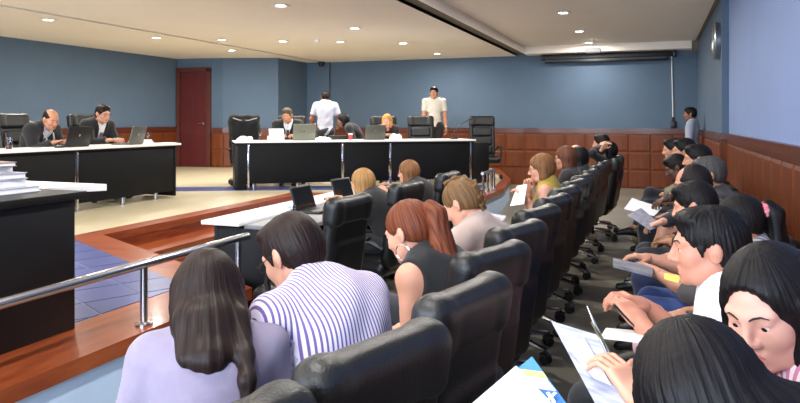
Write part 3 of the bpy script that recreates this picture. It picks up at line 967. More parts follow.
HANDS = {}
def hand_mesh(curl, vox=.0055):
    if (curl, vox) in HANDS: return HANDS[(curl, vox)]
    s = Soft()
    s.rbox((.045, 0, 0), (.045, .039, .0135), .013, .012)
    s.cone((-.05, 0, 0), (.02, 0, 0), .0265, .024, .02)
    s.ell((.03, .028, -.008), (.032, .016, .014), .012)
    for (y, ls, r, ex) in ((.030, (.043, .026, .021), .0088, 0), (.0105, (.047, .030, .022), .0090, 4), (-.0095, (.044, .028, .021), .0086, 8), (-.029, (.034, .021, .018), .0078, 12)):
        p = Vector((.083, y, 0)); a = R(curl * .5 + ex * .3); sp = y * 2.2
        for i, l in enumerate(ls):
            d = Vector((math.cos(a), sp * .35, -math.sin(a))).normalized()
            n = p + d * l
            s.cone(p, n, r * (1 - .08 * i), r * (.92 - .08 * i), .003)
            p = n; a += R(curl * (.9 if i == 0 else .6) + ex * .3)
    c = R(curl)
    s.path([(.018, .032, -.006), (.045, .058, -.012 - .012 * math.sin(c)), (.074, .066 - .02 * math.sin(c), -.018 - .03 * math.sin(c)), (.097, .064 - .035 * math.sin(c), -.022 - .045 * math.sin(c))], [.0135, .0115, .010, .0085], .005)
    HANDS[(curl, vox)] = s.mesh(vox)
    return HANDS[(curl, vox)]

def frame(f, up):
    """matrix whose x axis is f and whose z axis is near up"""
    x = Vector(f).normalized(); y = Vector(up).cross(x)
    if y.length < 1e-4: y = Vector((0, 1, 0)).cross(x)
    y.normalize(); z = x.cross(y)
    return Matrix((x, y, z)).transposed()

def ik(S, T, l1, l2, hint):
    S, T = Vector(S), Vector(T)
    d = T - S; L = d.length
    if L > (l1 + l2) * .995:
        T = S + d * ((l1 + l2) * .995 / L); d = T - S; L = d.length
    u = d / L
    a = (l1 * l1 - l2 * l2 + L * L) / (2 * L)
    h = math.sqrt(max(l1 * l1 - a * a, 1e-6))
    hv = Vector(hint); hv = hv - u * hv.dot(u); hv.normalize()
    return S + u * a + hv * h, T

def human(label, px, top, d, heading, base=0.0, seat=.415, sex='m', s=1.0, fat=1.0, bend=24, lean=None, side=0,
          pitch=10, yaw=0, roll=0, skin=(214, 160, 132), lip=None, hair=None, top_c=None, sleeve='long', sleeve_c=None, collar=None, infl=.012,
          bottom='trousers', bottom_c=(38, 40, 48), shoes=(24, 22, 22), hands=None, hints=None, hand_dir=None, curl=(35, 35), legs='sit', q='mid', stand=False,
          glasses=None, jacket=None, tie=None, gaze=0, group=None, top_name='shirt', stripe=None, neck_cut=.0, eyes=True, folds=.004, cat='person', shift=(0, 0), off=None, hip_at=None, neckl=.062):
    if off is not None:
        bx_, by_ = behind(CD_A, CD_ANG, px, off); d = -bx_ * SA + by_ * CA
    vox = {'near': .010, 'mid': .013, 'far': .017}[q]
    hvox = {'near': .005, 'mid': .005, 'far': .0075}[q]
    f = sex == 'f'
    sw = (.158 if f else .183) * s
    hz = (.93 * s) if stand else seat + .095 * s
    HRm = Matrix.Rotation(R(yaw), 3, 'Z') @ Matrix.Rotation(R(pitch), 3, 'Y') @ Matrix.Rotation(R(roll), 3, 'X')
    def spine(th, tf=1.0):
        dr = lambda a: Vector((math.sin(R(a)), math.sin(R(side)), math.cos(R(a)) * math.cos(R(side)))).normalized()
        P = Vector((0, 0, hz)); W = P + dr(th * .8 - 6) * (.19 * s * tf); C = W + dr(th) * (.17 * s * tf); N = C + dr(th + bend) * (.19 * s * (.5 + .5 * tf))
        nd = dr(th + bend + pitch * .45)
        Hc = N + nd * (neckl * s) + HRm @ Vector((.022, 0, .083)) * s
        return P, W, C, N, nd, Hc
    def topz(th, tf=1.0):
        Hc = spine(th, tf)[5]
        z = HRm.transposed() @ Vector((0, 0, 1))
        r = math.sqrt((z.x * .105) ** 2 + (z.y * .083) ** 2 + (z.z * .094) ** 2)
        return Hc.z + ((HRm @ Vector((-.014, 0, .034))).z + r) * s
    tgt = CAM_H - (top - HORIZON) / FPX * d - base
    tf = 1.0
    if hip_at is not None:
        h0 = R(heading); hw0 = pd(px, top, d)
        fx = (hw0.x - hip_at[0]) * math.cos(h0) + (hw0.y - hip_at[1]) * math.sin(h0)
        best = 1e9
        for tt in np.arange(.80, 1.06, .02):
            for ll in range(-14, 50, 1):
                c = (spine(ll, tt)[5].x - fx) ** 2 + 9 * (topz(ll, tt) - tgt) ** 2 + .02 * (tt - 1) ** 2
                if c < best: best, lean, tf = c, ll, tt
    if lean is None:
        lo, hi = (-6, 62)
        for _ in range(30):
            mid = (lo + hi) / 2
            if topz(mid) > tgt: lo = mid
            else: hi = mid
        lean = lo
    err = tgt - topz(lean, tf)
    P, W, C, N, nd, Hc = spine(lean, tf)
    # place so that the head stands at the measured spot
    hw = pd(px, top, d)
    h = R(heading)
    ox, oy = hw.x - (Hc.x * math.cos(h) - Hc.y * math.sin(h)), hw.y - (Hc.x * math.sin(h) + Hc.y * math.cos(h))
    e = tag(empty('person', (ox + shift[0], oy + shift[1], base), h), label, cat, group)
    Winv = (Matrix.Translation((ox + shift[0], oy + shift[1], base)) @ Matrix.Rotation(h, 4, 'Z')).inverted()
    L = lambda w: Winv @ Vector(w)
    spd = lambda a: Vector((math.sin(R(a)), 0, math.cos(R(a))))
    up = spd(lean + bend); fw = Vector((up.z, 0, -up.x))
    ry = lambda a: Matrix.Rotation(R(a), 3, 'Y')
    # ---- joints
    S = {t: N - up * .045 * s + Vector((0, t * sw, 0)) for t in (1, -1)}
    hip = {t: P + Vector((.01, t * .088 * s, -.01)) for t in (1, -1)}
    knee, ank, toe = {}, {}, {}
    for t in (1, -1):
        if stand:
            knee[t] = Vector((.02, t * .095 * s, .50 * s)); ank[t] = Vector((-.02, t * .10 * s, .085 * s)); toe[t] = Vector((.16 * s, t * .12 * s, .035))
        else:
            knee[t] = Vector((.43 * s, t * .115 * s, hz + .005)); ank[t] = Vector((.40 * s, t * .11 * s, .095)); toe[t] = ank[t] + Vector((.17 * s, t * .02, -.06))
    if legs in ('crossL', 'crossR'):
        t = 1 if legs == 'crossL' else -1
        knee[t] = Vector((.41 * s, -t * .02 * s, hz + .12)); ank[t] = Vector((.56 * s, -t * .15 * s, hz - .25)); toe[t] = ank[t] + Vector((.16, -t * .03, -.05))
    if legs == 'forward':
        for t in (1, -1): ank[t] = Vector((.56 * s, t * .12 * s, .095)); toe[t] = ank[t] + Vector((.17 * s, t * .02, -.05))
    elb, wri = {}, {}
    hands = hands or {}
    for t in (1, -1):
        T = hands.get(t)
        if T is None:
            T = Vector((.05, t * (sw + .06), .84 * s)) if stand else Vector((.27 * s, t * .07 * s, hz + .115))
        elif len(T) == 4: T = L(pd(T[0], T[1], T[2]))
        else: T = Vector(T)
        hint = (hints or {}).get(t, (-.35, t * .35, -.9) if not stand else (-.9, t * .3, 0))
        elb[t], wri[t] = ik(S[t], T, .285 * s, .255 * s, hint)
    # ---- distance field of the body
    def torso(B, fatk=1.0):
        B.ell(P + Vector((-.015, 0, .0)), (.115 * s * fatk, (.172 if f else .165) * s * fatk, .105 * s), .05, ry(lean * .4), grp='pelvis')
        B.ell(W + Vector((-.0, 0, -.02)), (.102 * s * fatk, (.132 if f else .148) * s * fatk, .14 * s), .06, ry(lean * .8), grp='torso')
        B.ell(C + up * .015 * s, (.112 * s * fatk, (.148 if f else .165) * s * fatk, .18 * s), .06, ry(lean + bend * .5), grp='torso')
        B.ell(N - up * .10 * s - fw * .015 * s, (.088 * s * fatk, (.152 if f else .176) * s, .095 * s), .05, ry(lean + bend), grp='torso')
        if f:
            for t in (1, -1): B.ell(C + fw * .085 * s + up * .02 + Vector((0, t * .068 * s, 0)), (.055 * s, .060 * s, .058 * s), .04, grp='torso')
        for t in (1, -1):
            B.cone(N - up * .05 * s, S[t], .058 * s, .056 * s, .05, grp='torso')
            B.cone(N + nd * .03 * s - fw * .012 * s, S[t] * .55 + N * .45 - fw * .01, .046 * s, .046 * s, .05, grp='torso')
    def neck(B):
        B.cone(N - nd * .05 * s, Hc + HRm @ Vector((-.024, 0, -.06)) * s, (.058 if not f else .050) * s, (.052 if not f else .045) * s, .03, grp='neck')
    def uarm(B, t, k=1.0, frac=1.0):
        E = S[t] + (elb[t] - S[t]) * frac
        B.cone(S[t], E, .053 * s * k * (.92 if f else 1), (.053 + (.041 - .053) * frac) * s * k * (.92 if f else 1), .03, grp='uarm')
    def farm(B, t, k=1.0, frac=1.0):
        E = elb[t] + (wri[t] - elb[t]) * frac
        B.cone(elb[t], elb[t] + (E - elb[t]) * .4, .041 * s * k, .041 * s * k, .02, grp='farm')
        B.cone(elb[t] + (E - elb[t]) * .4, E, .041 * s * k, .0285 * s * k, .02, grp='farm')
    def thigh(B, t, k=1.0, frac=1.0):
        K = hip[t] + (knee[t] - hip[t]) * frac
        B.cone(hip[t], K, .086 * s * k, (.086 - .028 * frac) * s * k, .05 if frac == 1 else .03, grp='thigh')
    def shin(B, t, k=1.0, frac=1.0):
        A = knee[t] + (ank[t] - knee[t]) * frac
        B.cone(knee[t], A, .056 * s * k, .036 * s * k, .02, grp='shin')
        cf = knee[t] * .68 + ank[t] * .32
        dd = (ank[t] - knee[t]).normalized()
        B.ell(cf - Vector((dd.z * -.022 * -1 if False else .018, 0, 0)) * s, (.050 * s * k, .047 * s * k, .085 * s), .03, grp='shin')
    B = Soft(); torso(B, fat); neck(B)
    for t in (1, -1):
        uarm(B, t); farm(B, t); thigh(B, t); shin(B, t)
        B.cone(ank[t], toe[t], .034 * s, .026 * s, .03, grp='foot')
        B.ell(ank[t] + Vector((-.025, 0, -.05)), (.04 * s, .03 * s, .03 * s), .03, grp='foot')
    sm = skin_mat(skin); lm = lips_mat(lip or tuple(int(v * k) for v, k in zip(skin, (.82, .66, .64))))
    bv, bq = B.mesh(max(vox, .013))
    V, Q, MI = [bv], [bq], [np.zeros(len(bq), int)]
    hv, hq, hl = head_mesh(sex, hvox)
    V.append((hv * s) @ npm(HRm).T + np.array(Hc)); Q.append(hq); MI.append(hl)
    hd = hand_dir or {}
    for t in (1, -1):
        v, qd = hand_mesh(curl[0] if t == 1 else curl[1])
        fdir = (wri[t] - elb[t]).normalized()
        upv = Vector((0, 0, 1)) if not stand else Vector((0, t, 0))
        if t in hd:
            if hd[t][0] == 'px':
                fdir = (L(pd(*hd[t][1])) - wri[t]).normalized(); hd[t] = (fdir, Winv.to_3x3() @ Vector(hd[t][2]))
            if hd[t][0] is not None: fdir = Vector(hd[t][0]).normalized()
            upv = Vector(hd[t][1])
        else:
            if not stand: fdir = (fdir + Vector((.15, -t * .25, -.1))).normalized()
        M = frame(fdir, upv)
        hvv = v.copy()
        if t == 1: hvv[:, 1] *= -1; qd = qd[:, ::-1]
        V.append((hvv * s * (.92 if f else 1.0)) @ npm(M).T + np.array(wri[t])); Q.append(qd); MI.append(np.zeros(len(qd), int))
    off = 0; QQ = []
    for v, qq in zip(V, Q): QQ.append(qq + off); off += len(v)
    link('body', arr_mesh('body', np.concatenate(V), np.concatenate(QQ), [sm, lm], np.concatenate(MI)), e)
    # ---- clothes
    def wob(amp):
        if not amp: return None
        a, b, c_ = random.uniform(0, 6), random.uniform(0, 6), random.uniform(0, 6)
        return lambda x, y, z: amp * (np.sin(34 * z + 9 * x + 4 * np.sin(13 * y + a) + b) * .6 + np.sin(21 * x + 27 * y + 18 * z + c_) * .5)
    def garment(name, rgb_or_mat, parts, inflate, amp, cuts=(), legk=1.0, sl=sleeve, vx=vox):
        G = Soft()
        if 'torso' in parts: torso(G, fat)
        if 'arms' in parts:
            for t in (1, -1):
                if sl == 'long': uarm(G, t, 1.08); farm(G, t, 1.12, .93)
                elif sl == 'short': uarm(G, t, 1.12, .66)
                elif sl == 'half': uarm(G, t, 1.1); farm(G, t, 1.12, .25)
                if sl == 'long' or sl == 'half':
                    fr = .90 if sl == 'long' else .22
                    c = elb[t] + (wri[t] - elb[t]) * fr; dd = (wri[t] - elb[t]).normalized()
                    G.rbox(c + dd * .08, (.08, .075, .075), .005, .006, rot=frame(dd, (0, 0.1, 1)), sub=True)
                elif sl == 'short':
                    c = S[t] + (elb[t] - S[t]) * .70; dd = (elb[t] - S[t]).normalized()
                    G.rbox(c + dd * .09, (.09, .095, .095), .005, .006, rot=frame(dd, (0, 0.1, 1)), sub=True)
                elif sl == 'none':
                    G.ell(S[t] + Vector((0, t * .045, -.005)), (.085, .055, .085), .012, sub=True)
        if 'legs' in parts:
            G.ell(P + Vector((-.015, 0, .0)), (.118 * s * fat, .17 * s * fat, .105 * s), .05, grp='pelvis')
            for t in (1, -1):
                thigh(G, t, 1.06)
                shin(G, t, 1.12 * legk)
            for t in (1, -1):
                dd = (ank[t] - knee[t]).normalized()
                G.rbox(ank[t] + dd * .07, (.09, .075, .075), .005, .006, rot=frame(dd, (0.1, 1, 0)), sub=True)
        if 'skirt' in parts:
            G.ell(P + Vector((-.015, 0, .0)), (.118 * s, .175 * s, .105 * s), .05)
            for t in (1, -1): thigh(G, t, 1.1, .55)
        for fn in cuts: fn(G)
        v, qd = G.mesh(vx, inflate, wob(amp))
        at = None
        if stripe:
            su = v[:, 1].copy()
            for t in (1, -1):
                ad = np.array((elb[t] - S[t]).normalized()); rel = v - np.array(S[t])
                w_ = np.cross(ad, (0.3, 0, 1.0)); w_ /= np.linalg.norm(w_)
                tt = np.clip(rel @ ad, 0, (elb[t] - S[t]).length)
                da = np.linalg.norm(rel - tt[:, None] * ad, axis=1)
                fd = np.array(wri[t] - elb[t]); r2 = v - np.array(elb[t]); t2 = np.clip(r2 @ fd / (fd @ fd), 0, 1)
                db = np.linalg.norm(r2 - t2[:, None] * fd, axis=1)
                m_ = ((da < .085 * s) & (tt > .05)) | (db < .075 * s)
                su[m_] = t * sw + (rel @ w_)[m_]
            at = {'stripe_u': su}
        mt = rgb_or_mat if not isinstance(rgb_or_mat, tuple) else mat('cloth %d %d %d' % rgb_or_mat, rgb_or_mat, .85, var=.07, vscale=18, bump=.12, bscale=240, sheen=.15)
        return link(name, arr_mesh(name, v, qd, mt, attrs=at), e)
    def cut_neck(G):
        r_ = (.060 if not f else .054) * s + neck_cut
        G.cone(N + nd * .02 * s + fw * neck_cut * .9, N + nd * .25 * s, r_, r_ + .02, .008, sub=True)
    def cut_waist(G):
        if stand: G.half(P + Vector((0, 0, -.10)), (0, 0, -1))
        else: G.half(P + Vector((0, 0, -.045)), (0.25, 0, -1))
    def cut_front(G):       # open jacket front
        G.ell(C + fw * .16 * s + up * .02, (.10, .038, .23 * s), .012, ry(lean + bend * .6), sub=True)
        G.cone(N + nd * .0 * s, N + nd * .25 * s, .075 * s, .10 * s, .008, sub=True)
        G.cone(C + fw * .13 + up * .10, N + fw * .06 + up * .03, .04, .075, .01, sub=True)
    if top_c is not None:
        garment(top_name, top_c, ('torso', 'arms'), infl, folds, (cut_neck, cut_waist))
    if jacket is not None:
        garment('jacket', jacket, ('torso', 'arms'), infl + .014, folds, (cut_front, cut_waist), sl='long')
    if bottom == 'trousers': garment('trousers', bottom_c, ('legs',), .010, folds * .8, vx=max(vox, .013))
    elif bottom == 'skirt': garment('skirt', bottom_c, ('skirt',), .012, folds * .5, vx=max(vox, .013))
    if collar:
        r0 = (.062 if not f else .055) * s
        M = Matrix.Translation(N + nd * .012 * s) @ frame(fw, nd).to_4x4()
        m = MB(); n = 26; vs = []; fs = []
        prof = [(r0 + .006, -.012), (r0 + .002, .030), (r0 + .006, .036), (r0 + .014, .030), (r0 + .022, -.008), (r0 + .018, -.009), (r0 + .009, .024)]
        for i in range(n + 1):
            a = R(14 + (332) * i / n)
            drop = .035 * max(0, math.cos(a)) ** 2
            for (r, z) in prof: vs.append(M @ Vector((r * math.cos(a), r * .96 * math.sin(a), z - drop * .9)))
        k = len(prof)
        for i in range(n):
            for j in range(k): fs.append((i * k + j, i * k + (j + 1) % k, (i + 1) * k + (j + 1) % k, (i + 1) * k + j))
        fs += [tuple(range(k)), tuple(range(n * k, n * k + k))[::-1]]
        m.add(vs, fs)
        m.build('collar', collar if not isinstance(collar, tuple) else mat('cloth %d %d %d' % collar, collar, .85, var=.05), e)
    if tie:
        a, b, c_ = N + fw * .075 * s - up * .035, C + fw * .128 * s * fat + up * .06, W + fw * .125 * s * fat + up * .02
        m = MB(); m.ball(a, (.018, .018, .02), 10)
        for (p_, q_, w0, w1) in ((a, b, .014, .03), (b, c_, .03, .038)):
            m.add([p_ + Vector((0, -w0, 0)), p_ + Vector((0, w0, 0)), q_ + Vector((0, w1, 0)), q_ + Vector((0, -w1, 0))] + [p_ + Vector((0, -w0, 0)) + fw * .008, p_ + Vector((0, w0, 0)) + fw * .008, q_ + Vector((0, w1, 0)) + fw * .008, q_ + Vector((0, -w1, 0)) + fw * .008],
                  [(0, 1, 2, 3), (7, 6, 5, 4), (0, 4, 5, 1), (1, 5, 6, 2), (2, 6, 7, 3), (3, 7, 4, 0)])
        m.build('tie', mat('cloth %d %d %d' % tie, tie, .6, var=.05), e)
    if shoes:
        for t in (1, -1):
            G = Soft(); a = ank[t]; td = (toe[t] - ank[t]); td = Vector((td.x, td.y, td.z * .9))
            G.cone(a + Vector((-.03, 0, -.045)) , a + td * .35 + Vector((0, 0, -.02)), .042 * s, .040 * s, .03)
            G.cone(a + td * .35 + Vector((0, 0, -.015)), a + td * 1.15, .040 * s, .030 * s, .03)
            G.cone(a + Vector((-.01, 0, .0)), a + Vector((-.02, 0, -.05)), .042 * s, .045 * s, .03)
            if legs not in ('crossL', 'crossR') and not stand: G.half((0, 0, .004), (0, 0, -1))
            link('shoe', soft_mesh('shoe', G, .012, mat('shoe %d %d %d' % shoes, shoes, .4, var=.1)), e)
    # ---- head furniture, in the frame of the head
    def on_head(o):
        o.location = Hc; o.rotation_mode = 'QUATERNION'; o.rotation_quaternion = HRm.to_quaternion(); o.scale = (s, s, s)
        return o
    if eyes:
        for t in (1, -1):
            m = MB(); m.ball((0, 0, 0), .0122, 14)
            o = m.build('eye', mat('eye white', (226, 220, 214), .25, var=.02), e); on_head(o)
            o.location = Hc + HRm @ Vector((.0745, t * .0315, .001)) * s
            m = MB(); g = R(gaze)
            m.lathe([(1e-6, .0130), (.0035, .0126), (.0058, .0113), (.0060, .0106)], 14, Matrix.Rotation(R(90) + g, 4, 'Y'))
            io = m.build('iris', mat('dark iris', (40, 26, 20), .15, var=.05), o)
    if hair:
        st, c1, c2, kw = hair[0], hair[1], hair[2], (hair[3] if len(hair) > 3 else {})
        g = HRm.transposed() @ ((-up * .8 - fw * .10 + Vector((0, 0, -.3))).normalized() if not stand else Vector((0, 0, -1)))
        inv = HRm.transposed()
        hl_ = lambda p: inv @ (p - Hc) / s
        kw = dict(kw)
        bk = [hl_(N - fw * .100 * s + up * .02 * s), hl_(N - up * .10 * s - fw * .128 * s), hl_(C - fw * .142 * s * fat), hl_(W - fw * .14 * s * fat)]
        kw = dict(kw, back=bk, grav=inv @ Vector((0, 0, -1)))
        ho = hair_part(e, st, c1, c2, {'near': .006, 'mid': .007, 'far': .009}[q], g, **kw); on_head(ho)
        for ch in [c for c in e.children if c.name.startswith('hair_')]: on_head(ch)
        if eyes and q != 'far':
            for t in (1, -1):
                m = MB()
                pts = []
                for (yy, zz) in ((.012, .022), (.022, .0275), (.035, .029), (.048, .022)):
                    pts.append((face_x(sex, t * yy, zz) + .0005, t * yy, zz))
                m.tube(pts, [.0014, .0022, .0020, .0008], 6)
                on_head(m.build('eyebrow', mat('brow %d %d %d' % c1, c1, .7, var=.1), e))
    if glasses:
        m = MB()
        for t in (1, -1):
            m.tube([(.097 - .006 * (1 - math.cos(a)) * 0 - abs(.03 * math.cos(a)) * .0, t * (.033 + .023 * math.cos(a)), .0 + .017 * math.sin(a)) for a in [2 * math.pi * i / 16 for i in range(17)]], .0016, 6)
            m.tube([(.096, t * .056, .008), (.088, t * .076, .008), (.0, t * .084, .008), (-.025, t * .082, -.012)], .0018, 6)
        m.tube([(.097, -.010, .006), (.104, 0, .010), (.097, .010, .006)], .0016, 6)
        go = on_head(m.build('glasses', mat('glasses frame %d %d %d' % glasses, glasses, .3, metal=.3, var=.05), e))
    info = dict(e=e, Hc=Hc, HR=HRm, N=N, C=C, P=P, W=W, S=S, elb=elb, wri=wri, knee=knee, ank=ank, s=s, L=L, on_head=on_head, lean=lean, err=err, nd=nd, fw=fw, up=up)
    print('PERSON %-60s lean %5.1f tf %.2f err %6.3f root (%.2f, %.2f)' % (label[:60], lean, tf, err, ox, oy))
    return info

# ------------------------------------------------------------------ hair
def strands(amp, n):
    def f(x, y, z):
        a = np.arctan2(y, x + .02)
        return amp * np.sin(n * a + 3 * np.sin(9 * z) + 25 * np.sqrt(np.maximum(0, (x + .02) ** 2 + y ** 2)))
    return f
def hair_part(e, st, c1, c2, vox, g, length=.3, amp=.0015, width=1.0, fringe=0.0, back=None, grav=None, lock=0, hang=False):
    m = hair_mat('hair %d %d %d' % c1, c1, c2)
    s = Soft(); g = Vector(g).normalized(); gr = Vector(grav).normalized()
    def cap(t=.0):
        s.ell((-.018, 0, .034), (.104 + t, .083 + t, .093 + t), .02)
        s.ell((-.045, 0, -.010), (.070 + t, .076 + t, .075), .03)
    def face_cut(zl=.060, w=.078):
        s.ell((.112, 0, -.030), (.072, w, .086 + (zl - .06)), .012, sub=True)
    def ear_cut():
        for t in (1, -1): s.ell((.008, t * .088, -.030), (.030, .030, .042), .010, sub=True)
    def clip(pts, L):
        out = [pts[0]]
        for p in pts[1:]:
            d = (p - out[-1]).length
            if d >= L: out.append(out[-1] + (p - out[-1]) * (L / d)); break
            out.append(p); L -= d
        return out
    if st == 'short':
        cap(.001)
        s.ell((.040, 0, .092), (.048, .064, .028), .025)                     # fuller front
        face_cut(.068 + fringe); ear_cut(); s.half((-.05, 0, -.070), (.25, 0, -1), .01)
        for t in (1, -1): s.cone((.026, t * .0735, .006), (.022, t * .0725, -.020), .007, .004, .006)
    elif st == 'bald':
        cap(-.004); face_cut(.080, .085); ear_cut(); s.half((-.05, 0, -.070), (.25, 0, -1), .01)
        s.ell((.03, 0, .10), (.13, .066, .075), .01, sub=True)
    elif st == 'receding':
        cap(-.002); face_cut(.085, .085); ear_cut(); s.half((-.05, 0, -.070), (.25, 0, -1), .01)
        s.ell((.075, 0, .10), (.055, .06, .06), .02, sub=True)
    elif st == 'long':
        cap(.008)
        for t in (-1, -.5, 0, .5, 1):
            lat = Vector((0, t * .062 * width, 0))
            p0 = Vector((-.062 + .035 * abs(t), t * .058, .01))
            pts = clip([p0, p0 + g * .06 + Vector((-.02 + .012 * abs(t), 0, 0))] + [q_ + lat * (1.0 + .1 * i) + Vector((.02 * abs(t), 0, 0)) for i, q_ in enumerate(back)], length)
            if hang: pts = [p0, p0 + gr * length * .45 + Vector((-.012, t * .006, 0)), p0 + gr * length + Vector((-.004, 0, 0))]
            n = len(pts)
            s.path(pts, [.042 - .020 * i / (n - 1) for i in range(n)], .05)
        if lock:
            lat = Vector((0, lock * .085, 0))
            pts = clip([Vector((-.03, lock * .07, -.02)), back[0] + lat] + [q_ + lat * 1.1 for q_ in back[1:]], length + .16)
            s.path(pts, [.03, .026, .024, .022, .018, .012][:len(pts)], .02)
        face_cut(.060 + fringe, .086)
        for t in (1, -1):
            p0 = Vector((.020, t * .078, .02)); s.path([p0, p0 + gr * .10 + Vector((-.022, t * .004, 0)), p0 + gr * .19 + Vector((-.05, t * -.004, 0))], [.016, .020, .014], .02)
        for t in (1, -1): s.ell((.075, t * .085, -.045), (.045, .03, .075), .012, sub=True)
    elif st == 'bob':
        cap(.008)
        for t in (-1, -.5, .5, 1):
            p0 = Vector((-.055 + .03 * abs(t), t * .066, .01)); s.path([p0, p0 + gr * .09, p0 + gr * length], [.034, .034, .018], .03)
        face_cut(.060 + fringe, .086)
        for t in (1, -1): s.ell((.070, t * .085, -.040), (.045, .035, .075), .012, sub=True)
    elif st in ('pony', 'braid', 'bun'):
        cap(.001); face_cut(.060); ear_cut(); s.half((-.06, 0, -.060), (.5, 0, -1), .012)
        if st == 'pony':
            t0 = Vector((-.112, 0, .040))
            P_ = Soft(); bk_ = back; back = Vector((-1, 0, .1)).normalized()
            tail = clip([t0 + back * .052 + gr * .03] + [(q_ + Vector((-.022, 0, 0)) + gr * .01).lerp(t0 + back * .055 + gr * (.05 + .09 * (i_ + 1)), .55) for i_, q_ in enumerate(bk_)], length)
            while len(tail) < 4: tail.insert(1, tail[0].lerp(tail[1], .5))
            pts = [t0 + Vector((.018, 0, -.004)), t0 + back * .025 + Vector((0, 0, .012))] + tail
            pts_ = [t0 + Vector((.018, 0, -.004)), t0 + back * .025 + Vector((0, 0, .012)), t0 + back * .052 + gr * .035, t0 + back * .058 + gr * .12, t0 + back * .054 + gr * .2, t0 + back * .050 + gr * length]
            nt_ = len(pts)
            P_.path(pts, ([.016, .026, .038, .044, .042] + [.036] * 6)[:nt_ - 1] + [.014], .02)
            for t in (1, -1): P_.path([p + Vector((0, t * .018, 0)) for p in pts[2:]], ([.028, .034, .034] + [.030] * 6)[:nt_ - 3] + [.010], .012)
            v, q = P_.mesh(vox, wob=lambda x, y, z: .0022 * np.sin(230 * y + 3 * np.sin(14 * z) + 1.5 * np.sin(30 * x + 9 * z)))
            link('hair_ponytail', arr_mesh('hair_ponytail', v, q, m, attrs={'strand_u': v[:, 1] * 160 + v[:, 0] * 40, 'strand_v': v[:, 2] * 5}), e)
            b = MB(); b.tube([t0 + Vector((-.004 + .0, .020 * math.cos(a), .020 * math.sin(a))) for a in [2 * math.pi * i / 14 for i in range(15)]], .005, 6)
            b.build('hair_band', mat('hair band', (60, 30, 28), .7, var=.1), e)
        elif st == 'braid':
            P_ = Soft()
            ctr = [Vector((.030, 0, .128)), Vector((-.03, 0, .136)), Vector((-.085, 0, .105)), Vector((-.120, 0, .05)), Vector((-.118, 0, -.01)), Vector((-.10, 0, -.06)) ]
            for _ in range(4): ctr.append(ctr[-1] + (gr * .8 + Vector((-.2, 0, 0))).normalized() * .03)
            pts = []
            for i in range(len(ctr) - 1):
                for k in (0, .5): pts.append(ctr[i].lerp(ctr[i + 1], k))
            for i, p in enumerate(pts):
                t = 1 if i % 2 else -1
                dr = (pts[min(i + 1, len(pts) - 1)] - pts[max(i - 1, 0)]).normalized()
                w_ = .016 * (1 - .35 * i / len(pts))
                P_.cone(p + Vector((0, t * w_ * 1.5, 0)) - dr * .012, p - Vector((0, t * w_ * .5, 0)) + dr * .018, w_ * .85, w_ * .6, .004)
            v, q = P_.mesh(min(vox, .006))
            link('hair_braid', arr_mesh('hair_braid', v, q, m, attrs={'strand_u': v[:, 1] * 190, 'strand_v': (v[:, 2] + v[:, 0]) * 60}), e)
        else:
            s.ell((-.12, 0, .01), (.04, .045, .045), .015)
    v, q = s.mesh(vox, wob=strands(amp, 36))
    th = np.arctan2(v[:, 1], -(v[:, 0] + .02))
    return link('hair', arr_mesh('hair', v, q, m, attrs={'strand_u': th * 16, 'strand_v': v[:, 2] * 5 + np.hypot(v[:, 0] + .02, v[:, 1]) * 5}), e)
LIGHT, TAN, BROWN, DARK = (210, 154, 128), (192, 136, 106), (140, 92, 70), (92, 60, 46)
BLK, DKB, BRN, AUB, BLD, GRY = ((16, 14, 15), (28, 24, 24)), ((44, 30, 26), (24, 16, 15)), ((96, 62, 40), (60, 38, 26)), ((128, 68, 42), (78, 38, 24)), ((182, 140, 88), (128, 90, 52)), ((96, 92, 88), (52, 50, 50))
FR = 'people seated in the front row of the hall'
WR = 'people seated along the right wall'
ST = 'people on the stage'
stripe_purple = stripe_mat('white cloth with purple stripes', (226, 218, 232), (112, 88, 150), 82, .42)
stripe_pink = stripe_mat('white cloth with pink stripes', (240, 222, 228), (214, 130, 160), 60, .5)
stripe_grey = stripe_mat('grey striped cloth', (190, 188, 192), (110, 108, 116), 60, .5)

P1 = human('woman in a lilac shirt with very long straight dark brown hair, seen from behind', 207, 250, 1.80, 128, hip_at=(-1.02, 1.32), sex='f', s=0.86, q='near', pitch=16, yaw=4, skin=LIGHT, hair=('long', *DKB, dict(length=.25, amp=.0014, width=1.0, lock=-1)),
     top_c=(130, 120, 140), sleeve='short', top_name='blouse', group=FR, neck_cut=.012, bottom_c=(40, 44, 66))
P2 = human('man in a white shirt with purple stripes and glasses, head bowed', 292, 212, 2.05, 160, hip_at=ROW[2], s=0.955, fat=1.12, q='near', pitch=32, yaw=6, skin=LIGHT, hair=('short', *DKB), glasses=(30, 28, 30),
     top_c=stripe_purple, stripe=True, collar=stripe_purple, sleeve='long', group=FR, bottom_c=(30, 32, 40))
P3 = human('woman with an auburn ponytail, hoop earring and sleeveless black top', 409, 211, 2.6, 162, hip_at=ROW[3], sex='f', s=0.94, q='near', pitch=24, yaw=4, skin=LIGHT, hair=('pony', *AUB, dict(length=.30)),
     top_c=(15, 15, 18), sleeve='none', top_name='top', group=FR, neck_cut=.008)
P4 = human('woman with a brown braid over her head and a beige shirt, head bowed', 462, 178, 3.2, 162, hip_at=ROW[4], sex='f', s=0.92, q='near', pitch=34, yaw=4, skin=LIGHT, hair=('braid', (132, 98, 62), (80, 56, 36), dict(amp=.002)),
     top_c=(182, 160, 150), collar=(176, 154, 146), sleeve='long', group=FR)
